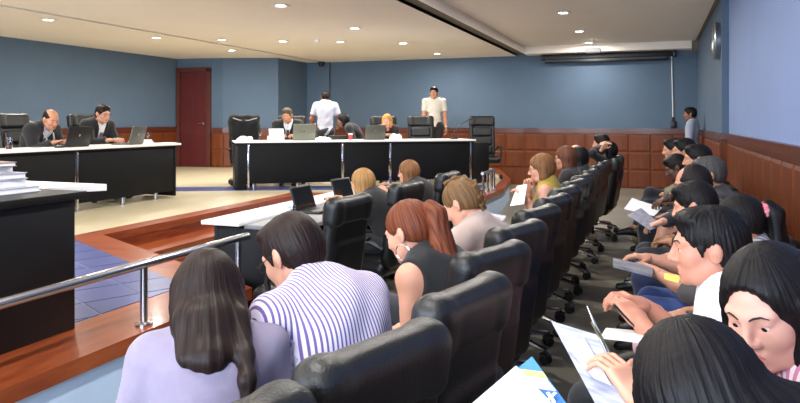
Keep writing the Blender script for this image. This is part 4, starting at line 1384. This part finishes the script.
P5 = human('woman in a mustard vest and glasses holding her hand to her mouth', 541, 153.5, 5.3, 178, hip_at=ROW[8], sex='f', s=0.89, q='mid', pitch=10, yaw=12, skin=LIGHT, hair=('bob', (142, 98, 60), (92, 60, 38), dict(length=.12)), glasses=(50, 36, 36),
     top_c=(168, 140, 44), sleeve='none', top_name='vest', group=FR, bottom_c=(60, 64, 80), hands={-1: (528, 191, 5.3, 0), 1: (525, 198, 5.1, 0)}, hints={-1: (.2, -.6, -1), 1: (0, .5, -1)}, hand_dir={-1: ((.1, .1, 1), (.6, -1, 0))}, curl=(40, 75))
P6 = human('woman with long brown hair, glasses and a dark top next to the mustard vest', 565, 146.5, 6.3, 175, hip_at=ROW[10], sex='f', s=0.87, q='mid', pitch=6, yaw=6, skin=TAN, hair=('long', (110, 66, 44), (66, 40, 28), dict(length=.24, hang=True)), glasses=(40, 30, 30),
     top_c=(38, 32, 32), top_name='blouse', group=FR)
P7 = human('person with long straight black hair and dark top in the front row', 578, 147, 7.0, 172, hip_at=ROW[11], sex='f', s=0.87, q='far', pitch=8, skin=TAN, hair=('long', *BLK, dict(length=.28, hang=True)), top_c=(30, 28, 30), top_name='blouse', group=FR)
P8 = human('bald person in a pale pink shirt beyond the black haired woman', 575, 144.5, 7.6, 174, hip_at=ROW[12], s=0.9, q='far', pitch=16, skin=LIGHT, hair=('bald', *GRY), top_c=(206, 188, 190), collar=(206, 188, 190), group=FR)
P10 = human('woman in black with both hands raised to her dark hair', 608, 142, 8.3, 176, hip_at=ROW[13], sex='f', s=0.92, q='far', pitch=4, skin=LIGHT, hair=('bob', *BLK, dict(length=.14)), top_c=(18, 18, 20), group=FR,
     hands={1: (600, 147, 8.3, 0), -1: (603, 148, 8.1, 0)}, hints={1: (.6, .8, .2), -1: (.6, -.8, .2)}, hand_dir={1: ((-.5, -.4, .6), (.5, .7, .4)), -1: ((-.5, .4, .6), (.5, -.7, .4))})
P9 = human('man in black with short black hair at the end of the front row', 601, 134, 8.9, 176, hip_at=ROW[14], s=0.96, q='far', pitch=6, skin=TAN, hair=('short', *BLK), top_c=(20, 20, 22), group=FR)

# clerks at the table in the notch
W1 = human('blonde woman in black working at the laptop on the clerks table', 362, 170, 5.3, 176, hip_at=(-1.98, 4.66), sex='f', s=0.85, q='mid', pitch=10, yaw=-5, skin=LIGHT, hair=('long', *BLD, dict(length=.24, hang=True)), top_c=(16, 16, 18), top_name='blouse', hands={1: (.42, .12, .78), -1: (.42, -.12, .78)})
W2 = human('woman in glasses with long light brown hair and black top at the clerks table', 408, 162, 6.2, 176, hip_at=(-1.98, 5.68), sex='f', s=0.86, q='mid', pitch=6, yaw=2, skin=LIGHT, hair=('long', (150, 104, 66), (88, 58, 36), dict(length=.24, hang=True)), glasses=(30, 26, 26), top_c=(18, 17, 19), top_name='blouse', hands={1: (.40, .10, .78), -1: (.40, -.08, .80)})

# judges and others on the stage
J1 = human('bald man in a black robe leaning over papers at the left desk', 51, 108.5, 8.35, 5, base=STAGE,  s=1.0, q='mid', pitch=24, yaw=-14, skin=TAN, hair=('bald', *DKB), top_c=(200, 204, 220), collar=(214, 216, 226), jacket=(20, 20, 23), tie=(60, 60, 110), group=ST, hands={1: (.50, .10, .80), -1: (.50, -.12, .80)})
J2 = human('man in a dark suit and tie typing on the laptop at the left desk', 103, 104, 9.45, -4, base=STAGE,  s=1.02, q='mid', pitch=14, yaw=-4, fat=1.08, skin=LIGHT, hair=('short', *DKB), glasses=(60, 40, 36), top_c=(232, 230, 232), collar=(236, 236, 238), jacket=(26, 25, 28), tie=(88, 78, 112), group=ST, hands={1: (.46, .08, .80), -1: (.46, -.12, .80)})
J3 = human('grey haired man in a dark suit reading a sheet at the centre desk', 287, 107.5, 11.0, -58, base=STAGE, off=.78,  s=1.0, q='mid', pitch=16, yaw=-20, skin=TAN, hair=('short', (110, 92, 72), (66, 56, 48)), top_c=(226, 226, 230), collar=(230, 230, 234), jacket=(30, 32, 30), tie=(70, 70, 80), group=ST, hands={1: (.45, .10, .82), -1: (.42, -.14, .82)})
G1 = human('standing man in a pale shirt seen from behind beyond the centre desk', 325, 89.5, 12.9, 112, base=STAGE, s=.94, stand=True, lean=2, bend=3, q='mid', pitch=14, yaw=18, skin=BROWN, hair=('short', *BLK), top_c=(172, 174, 188), sleeve='short', collar=(172, 174, 188), group=ST, bottom_c=(40, 40, 46), eyes=False, hands={1: (.22, .24, .98), -1: (.22, -.24, .98)})
D1 = human('dark clothed black haired person seated beyond the centre desk', 343, 113.5, 12.6, 200, base=STAGE, sex='f', s=.98, q='far', pitch=14, skin=BROWN, hair=('bob', *BLK, dict(length=.12)), top_c=(20, 18, 22), top_name='blouse', group=ST)
B1 = human('woman with short blonde hair behind the laptop at the centre desk', 387, 114, 12.0, -66, base=STAGE, off=.95,  sex='f', s=.95, q='mid', pitch=10, yaw=-12, skin=LIGHT, hair=('bob', (206, 160, 84), (150, 104, 52), dict(length=.13, fringe=.02)), top_c=(44, 34, 38), top_name='blouse', group=ST, hands={1: (.40, .08, .80), -1: (.40, -.08, .80)})
G2 = human('standing man in a cream short sleeved shirt against the back wall', 434, 85.5, 14.3, -62, base=STAGE, s=1.02, stand=True, lean=0, bend=2, q='mid', pitch=4, yaw=-22, skin=TAN, hair=('short', *BLK), top_c=(204, 197, 184), sleeve='short', collar=(204, 197, 184), group=ST, bottom_c=(22, 22, 24))
G3 = human('standing man in a grey blue shirt in the far right corner of the hall', 690, 108, 11.8, 170, s=.95, stand=True, lean=0, bend=2, q='mid', pitch=4, yaw=10, skin=BROWN, hair=('short', *BLK, dict(fringe=-.008)), top_c=(150, 158, 178), sleeve='long', collar=(150, 158, 178), bottom_c=(30, 32, 40))

# right wall row
R0 = human('dark haired woman holding a folded magazine, bent forward', 694, 320, 1.04, 172, hip_at=(.40, WROW[0][0]), sex='f', s=0.9, q='near', pitch=26, yaw=-42, skin=LIGHT, hair=('long', (26, 22, 24), (14, 12, 13), dict(length=.30, amp=.002, width=1.0)), top_c=(40, 38, 44), top_name='blouse', sleeve='half', group=WR,
     hands={1: (642, 402, 1.26, 0), -1: (636, 388, 1.46, 0)}, hints={1: (-.3, .7, -.8), -1: (-.3, -.7, -.8)},
     hand_dir={1: ('px', (606, 352, 1.33), (.75, -.55, .35)), -1: ('px', (592, 378, 1.40), (-.2, .9, -.3))}, curl=(40, 40))
R1 = human('black haired woman in a pink striped shirt looking down at the magazine', 770, 247, 1.36, 190, hip_at=(.42, WROW[1][0]), sex='f', s=0.93, q='near', pitch=20, yaw=44, roll=6, skin=(222, 164, 144), lip=(206, 124, 118), hair=('long', *BLK, dict(length=.22, amp=.0016, fringe=.042, hang=True)), top_c=stripe_pink, stripe=True, collar=stripe_pink, sleeve='long', group=WR, gaze=12)
R2 = human('black haired man in a white shirt seen in profile, writing on his lap', 708, 204.5, 1.98, 180, hip_at=(.21, WROW[2][0]), s=.94, fat=1.08, q='near', pitch=6, yaw=2, neckl=.045, skin=(200, 138, 114), hair=('short', *BLK, dict(amp=.0025)), top_c=(232, 232, 238), collar=(236, 236, 242), sleeve='half', group=WR, bottom_c=(34, 35, 40),
     hands={1: (640, 322, 2.05, 0), -1: (645, 306, 2.25, 0)}, curl=(45, 45))
R3 = human('woman with black hair in a red hair tie, grey striped blouse and pink trousers', 738, 194, 2.75, 180, hip_at=(.34, WROW[3][0]), sex='f', s=0.86, q='near', pitch=10, yaw=0, skin=TAN, hair=('pony', *BLK, dict(length=.24)), top_c=stripe_grey, stripe=True, sleeve='half', top_name='blouse', group=WR, bottom_c=(232, 186, 196))
R4 = human('dark haired man in blue jeans and grey shirt holding a yellow card', 694, 181, 3.3, 176, hip_at=(.34, WROW[4][0]), s=0.93, q='near', pitch=16, yaw=-8, skin=(204, 146, 120), hair=('short', *BLK, dict(fringe=.0)), top_c=(96, 92, 92), sleeve='half', group=WR, bottom_c=(50, 72, 128), hands={1: (652, 270, 3.35, 0), -1: (650, 258, 3.6, 0)})
R5 = human('balding man in glasses and dark purple shirt along the right wall', 692, 164, 3.95, 180, hip_at=(.34, WROW[5][0]), s=0.95, q='mid', pitch=14, yaw=0, skin=(192, 134, 110), hair=('receding', (40, 30, 28), (24, 20, 20)), glasses=(24, 20, 20), top_c=(62, 50, 66), group=WR, bottom_c=(40, 48, 84))
R6 = human('grey haired man in a dark jacket next to the balding man', 708, 156.5, 4.5, 180, hip_at=(.34, WROW[6][0]), s=0.96, q='mid', pitch=10, skin=TAN, hair=('short', *GRY), top_c=(40, 40, 46), group=WR)
R7 = human('bare legged woman in a dark skirt with crossed legs and papers', 694, 168, 5.0, 178, hip_at=(.34, WROW[7][0]), sex='f', s=0.88, q='mid', pitch=16, skin=(210, 156, 132), hair=('bob', *BLK, dict(length=.13)), top_c=(36, 36, 44), top_name='blouse', group=WR, bottom='skirt', bottom_c=(36, 38, 46), legs='crossR', hands={1: (652, 226, 4.6, 0), -1: (668, 224, 4.7, 0)})
R8 = human('black haired man past the grey haired man along the right wall', 697, 143.5, 5.6, 180, hip_at=(.34, WROW[8][0]), s=0.97, q='mid', pitch=8, skin=TAN, hair=('short', *BLK), top_c=(70, 64, 66), group=WR)
R9 = human('dark skinned man with close cropped hair bent over white papers', 676, 153.5, 6.1, 178, hip_at=(.34, WROW[9][0]), s=0.93, q='mid', pitch=28, skin=DARK, hair=('short', (30, 24, 22), (20, 16, 15)), top_c=(168, 170, 180), sleeve='short', group=WR, hands={1: (655, 206, 5.4, 0), -1: (662, 203, 5.6, 0)}, bottom_c=(30, 32, 40))
R10 = human('man with black hair and a tan shirt second last along the right wall', 684, 137.5, 6.7, 180, hip_at=(.34, WROW[10][0]), s=0.97, q='far', pitch=8, skin=TAN, hair=('short', *BLK), top_c=(150, 136, 110), group=WR)
R11 = human('man in a white shirt and khaki jacket last along the right wall', 673, 137.5, 7.4, 180, hip_at=(.34, WROW[11][0]), s=0.98, q='far', pitch=10, skin=TAN, hair=('short', *BLK), top_c=(226, 226, 228), jacket=(128, 122, 98), collar=(230, 230, 232), group=WR, legs='crossR', bottom_c=(28, 32, 46))
# ================================================================== SMALL THINGS
def sheet(name, corners, mt, label=None, cat='paper', group=None, th=.0012, parent=None, sag=0.0, n=6):
    """thin sheet through four corner points (a, b, c, d in order)"""
    a, b, c, d = [Vector(p) for p in corners]
    nrm = (b - a).cross(d - a).normalized()
    org = (a + b + c + d) / 4
    top, bot = [], []
    for i in range(n + 1):
        for j in range(n + 1):
            u, v = i / n, j / n
            p = (a * (1 - u) * (1 - v) + b * u * (1 - v) + c * u * v + d * (1 - u) * v) + nrm * sag * (4 * u * (1 - u)) - org
            top.append(p + nrm * th / 2); bot.append(p - nrm * th / 2)
    N_ = (n + 1) ** 2; idx = lambda i, j: i * (n + 1) + j
    fs = []
    for i in range(n):
        for j in range(n):
            fs.append((idx(i, j), idx(i + 1, j), idx(i + 1, j + 1), idx(i, j + 1)))
            fs.append(tuple(N_ + k for k in (idx(i, j + 1), idx(i + 1, j + 1), idx(i + 1, j), idx(i, j))))
    ring = [idx(i, 0) for i in range(n)] + [idx(n, j) for j in range(n)] + [idx(i, n) for i in range(n, 0, -1)] + [idx(0, j) for j in range(n, 0, -1)]
    for k in range(len(ring)):
        p, q = ring[k], ring[(k + 1) % len(ring)]
        fs.append((p, N_ + p, N_ + q, q))
    m = MB(); m.add(top + bot, fs)
    o = m.build(name, mt, parent, org if parent is None else org)
    if label: tag(o, label, cat, group)
    return o

def flat_sheet(name, x, y, z, w, l, rz, label, group=None, mt=None, th=.002):
    m = MB(); m.box(-w / 2, w / 2, -l / 2, l / 2, 0, th)
    return tag(m.build(name, mt or paper_m, None, (x, y, z), rz, smooth=False), label, 'paper', group)

DT = STAGE + .7505                        # top of the long desks
def on_c(px, off):
    x, y = behind(CD_A, CD_ANG, px, off); return x, y
def on_l(px, off):
    x, y = behind(LD_A, LD_ANG, px, off); return x, y

lap_grey = mat('grey laptop lid', (92, 94, 88), .4, metal=.3, var=.05)
lap_dark = mat('dark laptop lid', (26, 27, 28), .35, var=.08)
screen_m = mat('dark screen', (14, 15, 18), .15, var=.05)
def laptop(x, y, z, rz, label, lid=lap_grey, open_a=100, w=.34, d=.24, group=None):
    """keyboard faces local +x (towards the user), lid hinged at local -x"""
    e = tag(empty('laptop', (x, y, z), rz), label, 'laptop', group)
    m = MB(); m.bevbox(-d / 2, d / 2, -w / 2, w / 2, 0, .018, .004); m.build('base', lid, e)
    m = MB(); m.box(-d / 2 + .03, d / 2 - .09, -w / 2 + .02, w / 2 - .02, .0181, .0195); m.build('keyboard', screen_m, e, smooth=False)
    M = Matrix.Translation((-d / 2, 0, .012)) @ Matrix.Rotation(R(90 - open_a), 4, 'Y')
    m = MB(); m.bevbox(-.012, 0, -w / 2, w / 2, 0, d, .004, M); l = m.build('lid', lid, e)
    m = MB(); m.box(.0002, .0016, -w / 2 + .014, w / 2 - .014, .016, d - .014, M); m.build('screen', screen_m, l, smooth=False)
    m = MB(); m.lathe([(.014, 0), (.014, .001)], 14, M @ Matrix.Translation((-.0122, 0, d * .55)) @ Matrix.Rotation(R(-90), 4, 'Y')); m.build('badge', chrome_m, l)
    return e
def goblet(x, y, z, label):
    m = MB(); m.lathe([(.03, 0), (.03, .003), (.005, .008), (.004, .07), (.02, .085), (.033, .115), (.031, .155), (.029, .155), (.030, .115), (.018, .09), (1e-6, .082)], 20)
    return tag(m.build('goblet', glass_m, None, (x, y, z)), label, 'glass')
def lumpy(name, x, y, z, r, label, mt, cat='cloth', rz=0):
    s = Soft(); rr = random.Random(hash(label) % 1000 if False else len(label))
    for i in range(9):
        a = rr.uniform(0, 6.28); q = rr.uniform(0, 1)
        s.ell((r[0] * .7 * q * math.cos(a), r[1] * .7 * q * math.sin(a), r[2] * .3), (r[0] * rr.uniform(.3, .5), r[1] * rr.uniform(.3, .5), r[2] * rr.uniform(.4, .95)), .012, Matrix.Rotation(a, 3, 'Z'))
    s.half((0, 0, .0), (0, 0, -1), .002)
    me = soft_mesh(name, s, .008, mt, wob=lambda X, Y, Z: .004 * np.sin(70 * X + 5 * np.sin(40 * Y)) * np.sin(60 * Y + 30 * Z))
    return tag(link(name, me, None, (x, y, z), rz), label, cat)

# ---- left desk
x, y = on_l(9, .30)
e = tag(empty('drinking_glass', (x, y, DT)), 'tall drinking glass with dark drink at the end of the left desk', 'glass')
m = MB(); m.lathe([(.034, 0), (.042, .13), (.039, .13), (.031, .006), (1e-6, .006)], 20); m.build('glass_wall', glass_m, e)
m = MB(); m.lathe([(.030, .007), (.036, .07), (1e-6, .07)], 20); m.build('drink', mat('dark red drink', (90, 24, 26), .2, var=.1), e)
for i, (px, off, w, l, a, lb) in enumerate(((27, .34, .21, .30, 20, 'white sheet lying before the bald robed man, beside the glass'), (46, .30, .21, .30, -12, 'white sheet under the hands of the bald robed man'), (92, .22, .21, .30, 8, 'white sheet beside the suited man and his laptop'), (166, .22, .21, .30, 15, 'white sheet lying at the far end of the left desk'))):
    x, y = on_l(px, off); flat_sheet('paper_sheet', x, y, DT, w, l, R(a), lb, 'paper sheets on the left desk')
x, y = on_l(70, .26); laptop(x, y, DT, R(176), 'dark open laptop between the two men at the left desk', lap_dark, 104)
x, y = on_l(127, .24); laptop(x, y, DT, R(190), 'olive grey open laptop of the suited man in glasses', lap_grey, 106)
x, y = on_l(141, .34)
e = tag(empty('paper_pile', (x, y, DT), R(8)), 'low pile of white papers beside the olive grey laptop', 'papers')
for i in range(3):
    m = MB(); m.box(-.105 + .01 * i, .105 - .006 * i, -.15, .15 - .02 * i, i * .018, i * .018 + .0175); m.build('sheaf', paper_m, e, smooth=False)
x, y = on_l(148, .40); goblet(x, y, DT, 'stemmed water glass beside the pile of papers on the left desk')
x, y = on_l(60, .10)
m = MB(); m.bevbox(-.03, .03, -.08, .08, 0, .03, .01); tag(m.build('telephone_handset', plastic_m, None, (x, y, DT), R(20)), 'black handset lying before the dark laptop on the left desk', 'handset')

# ---- centre desk
x, y = on_c(244, .30); lumpy('paper_bundle', x, y, DT, (.16, .12, .06), 'crumpled white bundle in front of the gown draped chair', paper_m, 'papers', CD_ANG)
x, y = on_c(260, .36); goblet(x, y, DT, 'stemmed water glass beside the gown draped chair')
x, y = on_c(268, .4); m = MB(); m.lathe([(.012, 0), (.014, .05), (.008, .06), (.008, .075)], 12); tag(m.build('small_bottle', white_m, None, (x, y, DT)), 'tiny white bottle beside the grey haired man', 'bottle')
x, y = on_c(302, .28); laptop(x, y, DT, CD_ANG + R(90 + 4), 'grey green open laptop of the grey haired man', mat('grey green laptop lid', (128, 130, 116), .4, metal=.3, var=.05), 104, .36, .26)
x, y = on_c(322, .34); lumpy('white_cloth', x, y, DT, (.16, .11, .05), 'crumpled white cloth between the grey haired man and the red cup', paper_m, 'cloth', CD_ANG)
x, y = on_c(338, .48); m = MB(); m.bevbox(-.15, .15, -.1, .1, 0, .07, .01); tag(m.build('black_case', plastic_m, None, (x, y, DT), CD_ANG), 'low black case beside the crumpled white cloth', 'case')
x, y = on_c(350.5, .30)
e = tag(empty('paper_cup', (x, y, DT)), 'small red and white cup beside the blonde womans laptop', 'cup')
m = MB(); m.lathe([(.028, 0), (.038, .10), (.035, .10), (.026, .005), (1e-6, .005)], 18); m.build('cup_wall', mat('red cup', (196, 60, 70), .5, var=.05), e)
m = MB(); m.lathe([(.0375, .085), (.0395, .10), (.0395, .104), (.034, .104)], 18); m.build('rim', white_m, e)
x, y = on_c(373, .28); laptop(x, y, DT, CD_ANG + R(90 + 0), 'dark grey open laptop of the blonde woman', lap_grey, 104, .34, .24)
x, y = on_c(396, .26); lumpy('white_cloth', x, y, DT, (.18, .12, .08), 'crumpled white cloth right of the blonde woman on the desk', paper_m, 'cloth', CD_ANG)
x, y = on_c(413, .2); flat_sheet('paper_sheet', x, y, DT, .21, .3, CD_ANG, 'white sheet in front of the empty chair on the centre desk', None)
x, y = on_c(454, .3)
e = tag(empty('gooseneck_microphone', (x, y, DT), CD_ANG), 'black gooseneck microphone standing on the right part of the centre desk', 'microphone')
m = MB(); m.bevbox(-.05, .05, -.06, .06, 0, .03, .01); m.build('base', plastic_m, e)
m = MB(); m.tube([(0, 0, .03), (.0, 0, .12), (.08, 0, .22), (.20, 0, .29), (.30, 0, .34)], .006, 8); m.build('neck', plastic_m, e)
m = MB(); m.tube([(.30, 0, .34), (.33, 0, .355), (.36, 0, .37)], [.012, .016, .012], 10); m.build('head', plastic_m, e)
# sheet in the hands of the grey haired man
x, y = on_c(277, .38)
m = MB(); M = Matrix.Rotation(R(-35), 4, 'X'); m.box(-.12, .12, -.001, .001, 0, .22, M)
tag(m.build('paper_sheet', paper_m, None, (x, y, DT + .005), CD_ANG, smooth=False), 'tilted white sheet in the hands of the grey haired man', 'paper')
# gown on the empty chair
gx, gy = gown_chair.location.x, gown_chair.location.y
e = tag(empty('judge_gown', (gx, gy, STAGE), R(-52)), 'black gown with a pale cord hung over the back of an empty chair', 'gown')
s = Soft(); s.rbox((-.33, 0, .98), (.12, .26, .19), .07); s.rbox((-.40, 0, .75), (.035, .25, .30), .03, k=.05); s.rbox((-.20, 0, .86), (.03, .22, .2), .025, k=.05)
link('cloth', soft_mesh('cloth', s, .014, mat('black gown cloth', (16, 16, 18), .85, var=.1), wob=lambda X, Y, Z: .008 * np.sin(30 * Y + 3 * np.sin(9 * Z))), e)
m = MB(); m.tube([(-.20, -.2, 1.11), (-.195, -.08, 1.07), (-.195, .06, 1.07), (-.20, .2, 1.11)], .009, 8); m.build('cord', mat('pale cord', (170, 170, 165), .7, var=.05), e)

# white cord of the robe of the bald man
S_, N_, C_, fw_, up_ = J1['S'], J1['N'], J1['C'], J1['fw'], J1['up']
m = MB()
for t in (1, -1):
    m.tube([S_[t] + Vector((0, 0, .085)) - fw_ * .03, S_[t] * .55 + N_ * .45 + Vector((0, 0, .085)) + fw_ * .04, N_ + fw_ * .13 + Vector((0, t * .06, -.05)), C_ + fw_ * .175 + Vector((0, t * .05, .02))], .010, 8)
m.build('robe_cord', mat('pale cord', (170, 170, 165), .7), J1['e'])

# ---- clerks table
laptop(-2.42, 4.66, .731, R(0), 'black open laptop nearest the steel rail on the clerks table', lap_dark, 108, .32, .19, 'laptops on the clerks table')
laptop(-2.42, 5.36, .731, R(-4), 'black open laptop in front of the blonde woman at the clerks table', lap_dark, 108, .32, .19, 'laptops on the clerks table')
for (x, y, a, lb) in ((-2.68, 4.75, 18, 'white sheet on the ledge between the two black laptops'), (-2.70, 5.0, -10, 'white sheet close to the blonde womans laptop on the ledge'), (-2.42, 5.75, 6, 'white sheet before the woman in glasses at the clerks table')):
    flat_sheet('paper_sheet', x, y, .7505 if x < -2.58 else .7305, .21, .30, R(a), lb, 'sheets on the clerks table')
m = MB(); m.lathe([(.030, 0), (.038, .11), (.035, .11), (.027, .006), (1e-6, .006)], 18)
tag(m.build('drinking_glass', glass_m, None, (-2.36, 4.14, .7305)), 'clear drinking glass beside the laptop nearest the steel rail', 'glass')

# ---- earring, hair tie, watch and other worn things
def ring(bm, c, ax1, ax2, r, t, seg=20):
    bm.tube([Vector(c) + Vector(ax1) * r * math.cos(2 * math.pi * i / seg) + Vector(ax2) * r * math.sin(2 * math.pi * i / seg) for i in range(seg + 1)], t, 6)
for t in (1, -1):
    m = MB(); ring(m, (-.004, t * .092, -.074), (1, 0, 0), (0, t * .15, 1), .032, .0022); P3['on_head'](m.build('hoop_earring', chrome_m, P3['e']))
tie_red = mat('red patterned cloth', (206, 60, 84), .8, rgb2=(236, 170, 180), vscale=60)
s = Soft()
for i in range(9):
    a = 2 * math.pi * i / 9; s.ell((-.124, .026 * math.cos(a), .040 + .026 * math.sin(a)), (.016, .015, .015), .005)
R3['on_head'](link('hair_tie', soft_mesh('hair_tie', s, .005, tie_red), R3['e']))
def watch(P_, t, mt=steel_m):
    a, b = P_['elb'][t], P_['wri'][t]; d = (b - a).normalized(); c = a + (b - a) * .93
    M = Matrix.Translation(c) @ frame(d, (0, 0, 1)).to_4x4() @ Matrix.Rotation(R(90), 4, 'Y')
    m = MB(); m.lathe([(.030, -.008), (.034, -.008), (.034, .008), (.030, .008)], 18, M); m.lathe([(.014, 0), (.014, .008), (1e-6, .009)], 14, M @ Matrix.Translation((-.034, 0, 0)) @ Matrix.Rotation(R(-90), 4, 'Y'))
    m.build('wristwatch', mt, P_['e'])
watch(R3, 1); watch(R9, 1); watch(G2, 1)

# ---- papers and books in the right wall row
def lap_sheet(name, pts, label, mt=paper_m, cat='paper', sag=0.0, th=.002):
    return sheet(name, [pd(*p) for p in pts], mt, label, cat, 'papers held along the right wall', th, sag=sag)
text_m = mat('printed paper', (176, 176, 190), .8, rgb2=(136, 136, 152), vscale=14, stretch=(1, 1, 9))
lap_sheet('paper_sheet', [(632, 198, 5.9), (662, 208, 5.6), (654, 216, 5.2), (624, 209, 5.5)], 'white sheet on the knees of the dark skinned man')
lap_sheet('paper_sheet', [(641, 208, 4.95), (663, 226, 4.75), (650, 230, 4.5), (627, 215, 4.7)], 'printed sheet held by the bare legged woman', text_m)
lap_sheet('notebook', [(613, 259, 3.45), (654, 268, 3.35), (652, 276, 3.2), (613, 266, 3.25)], 'grey notebook lying on the knee of the man in blue jeans', mat('grey notebook', (150, 150, 158), .5, rgb2=(110, 110, 120), vscale=10), 'notebook', th=.012)
lap_sheet('card', [(664, 273, 3.15), (682, 276, 3.1), (678, 283, 3.05), (664, 279, 3.1)], 'small yellow card in the hand of the man in blue jeans', mat('yellow card', (232, 214, 110), .7, var=.05), 'card')
lap_sheet('paper_sheet', [(606, 328, 2.15), (662, 333, 2.05), (660, 345, 1.85), (600, 338, 1.95)], 'white sheet on the lap of the man in the white shirt')
w_ = R2['e'].matrix_basis @ R2['wri'][1]
m = MB(); m.tube([Vector((0, 0, 0)), Vector((-.055, -.03, .065))], [.0025, .0045], 8)
q_ = pd(634, 326, 1.98)
tag(m.build('pen', plastic_m, None, q_), 'black pen in the hand of the man in the white shirt', 'pen')
# folded magazine of the dark haired woman
mg = tag(empty('magazine', pd(600, 370, 1.344)), 'folded magazine with a white slip held by the dark haired woman', 'magazine')
def child_sheet(name, pts, mt, th=.0015, sag=0):
    o = sheet(name, [pd(*p) for p in pts], mt, None, None, None, th, sag=sag); o.parent = mg; o.location = o.location - mg.location; return o
child_sheet('page', [(551, 321, 1.488), (597, 335, 1.404), (630, 404, 1.260), (603, 418, 1.296)], text_m)
child_sheet('back_cover', [(587, 306, 1.524), (598, 335, 1.406), (631, 404, 1.262), (622, 378, 1.344)], paper_m)
child_sheet('loose_slip', [(567, 347, 1.422), (584, 338, 1.410), (612, 386, 1.302), (594, 378, 1.320)], mat('bluish white slip', (224, 224, 240), .8, var=.02))
child_sheet('spine_block', [(591, 322, 1.452), (597, 333, 1.410), (607, 352, 1.368), (603, 338, 1.404)], mat('olive picture', (118, 116, 84), .6, rgb2=(60, 56, 48), vscale=30), th=.003)

# papers in the front row
sheet('paper_sheet', [pd(517, 186, 5.2), pd(527, 184, 5.1), pd(524, 204, 4.95), pd(510, 206, 5.05)], paper_m, 'white sheet held by the woman in the mustard vest', 'paper', None)
sheet('leaflet', [pd(484, 212, 3.35), pd(506, 216, 3.3), pd(503, 221, 3.2), pd(488, 217, 3.22)], mat('blue leaflet', (70, 84, 140), .6, rgb2=(220, 220, 228), vscale=12), 'blue and white leaflet behind the shoulder of the braided woman', 'leaflet', None)
sheet('paper_sheet', [pd(362, 284, 2.75), pd(374, 291, 2.7), pd(384, 300, 2.5), pd(370, 292, 2.52)], paper_m, 'small white paper in the hands of the woman with the auburn ponytail', 'paper', None)

# ---- the sheets in the foreground
bro = tag(empty('brochure', pd(530, 395, .74)), 'blue brochure with a yellow arc and white cross mark under the white sheet', 'brochure')
def bro_sheet(name, pts, mt, th=.0012):
    o = sheet(name, [pd(*p) for p in pts], mt, None, None, None, th); o.parent = bro; o.location = o.location - bro.location; return o
bro_sheet('cover', [(532, 357, .80), (574, 414, .70), (530, 452, .64), (488, 392, .73)], mat('sky blue print', (92, 170, 214), .5, rgb2=(70, 140, 198), vscale=5))
bro_sheet('arc', [(519, 369, .773), (543, 372, .764), (548, 380, .748), (514, 374, .764)], mat('yellow print', (236, 214, 130), .5, var=.05), .0008)
bro_sheet('pale_field', [(515, 374, .762), (547, 380, .747), (556, 391, .728), (520, 386, .739)], mat('pale print', (226, 230, 226), .5, var=.04), .0008)
bro_sheet('blue_block', [(540, 390, .732), (556, 390, .730), (572, 412, .700), (548, 414, .699)], mat('deep blue print', (64, 120, 186), .5, var=.06), .0009)
bro_sheet('cross_stroke', [(546, 393, .722), (549, 392, .7225), (556, 402, .706), (553, 403, .7055)], white_m, .0008)
bro_sheet('cross_stroke', [(554, 392, .722), (557, 393, .721), (548, 402, .707), (545, 401, .708)], white_m, .0008)
sheet('paper_sheet', [pd(516, 366, .765), pd(556, 408, .700), pd(512, 460, .62), pd(460, 414, .67)], paper_m, 'bare white sheet lying over the blue brochure', 'paper', None)
# khaki bag beside the last man
s = Soft(); s.ell((0, 0, .12), (.17, .12, .13), .03); s.ell((.08, .03, .16), (.1, .09, .09), .04); s.half((0, 0, 0), (0, 0, -1))
b_ = pd(648, 183, 7.6)
e = tag(empty('shoulder_bag', (b_.x, b_.y, .0)), 'khaki cloth bag beside the last man along the right wall', 'bag')
m_b = mat('khaki cloth', (122, 116, 88), .9, var=.15, bump=.2, bscale=80)
o = link('bag_body', soft_mesh('bag_body', s, .012, m_b, wob=lambda X, Y, Z: .008 * np.sin(28 * X + 22 * Z) * np.sin(25 * Y)), e)
m = MB(); m.tube([(-.14, 0, .16), (-.1, .02, .34), (.05, .02, .38), (.15, 0, .2)], .012, 8); m.build('strap', m_b, e)
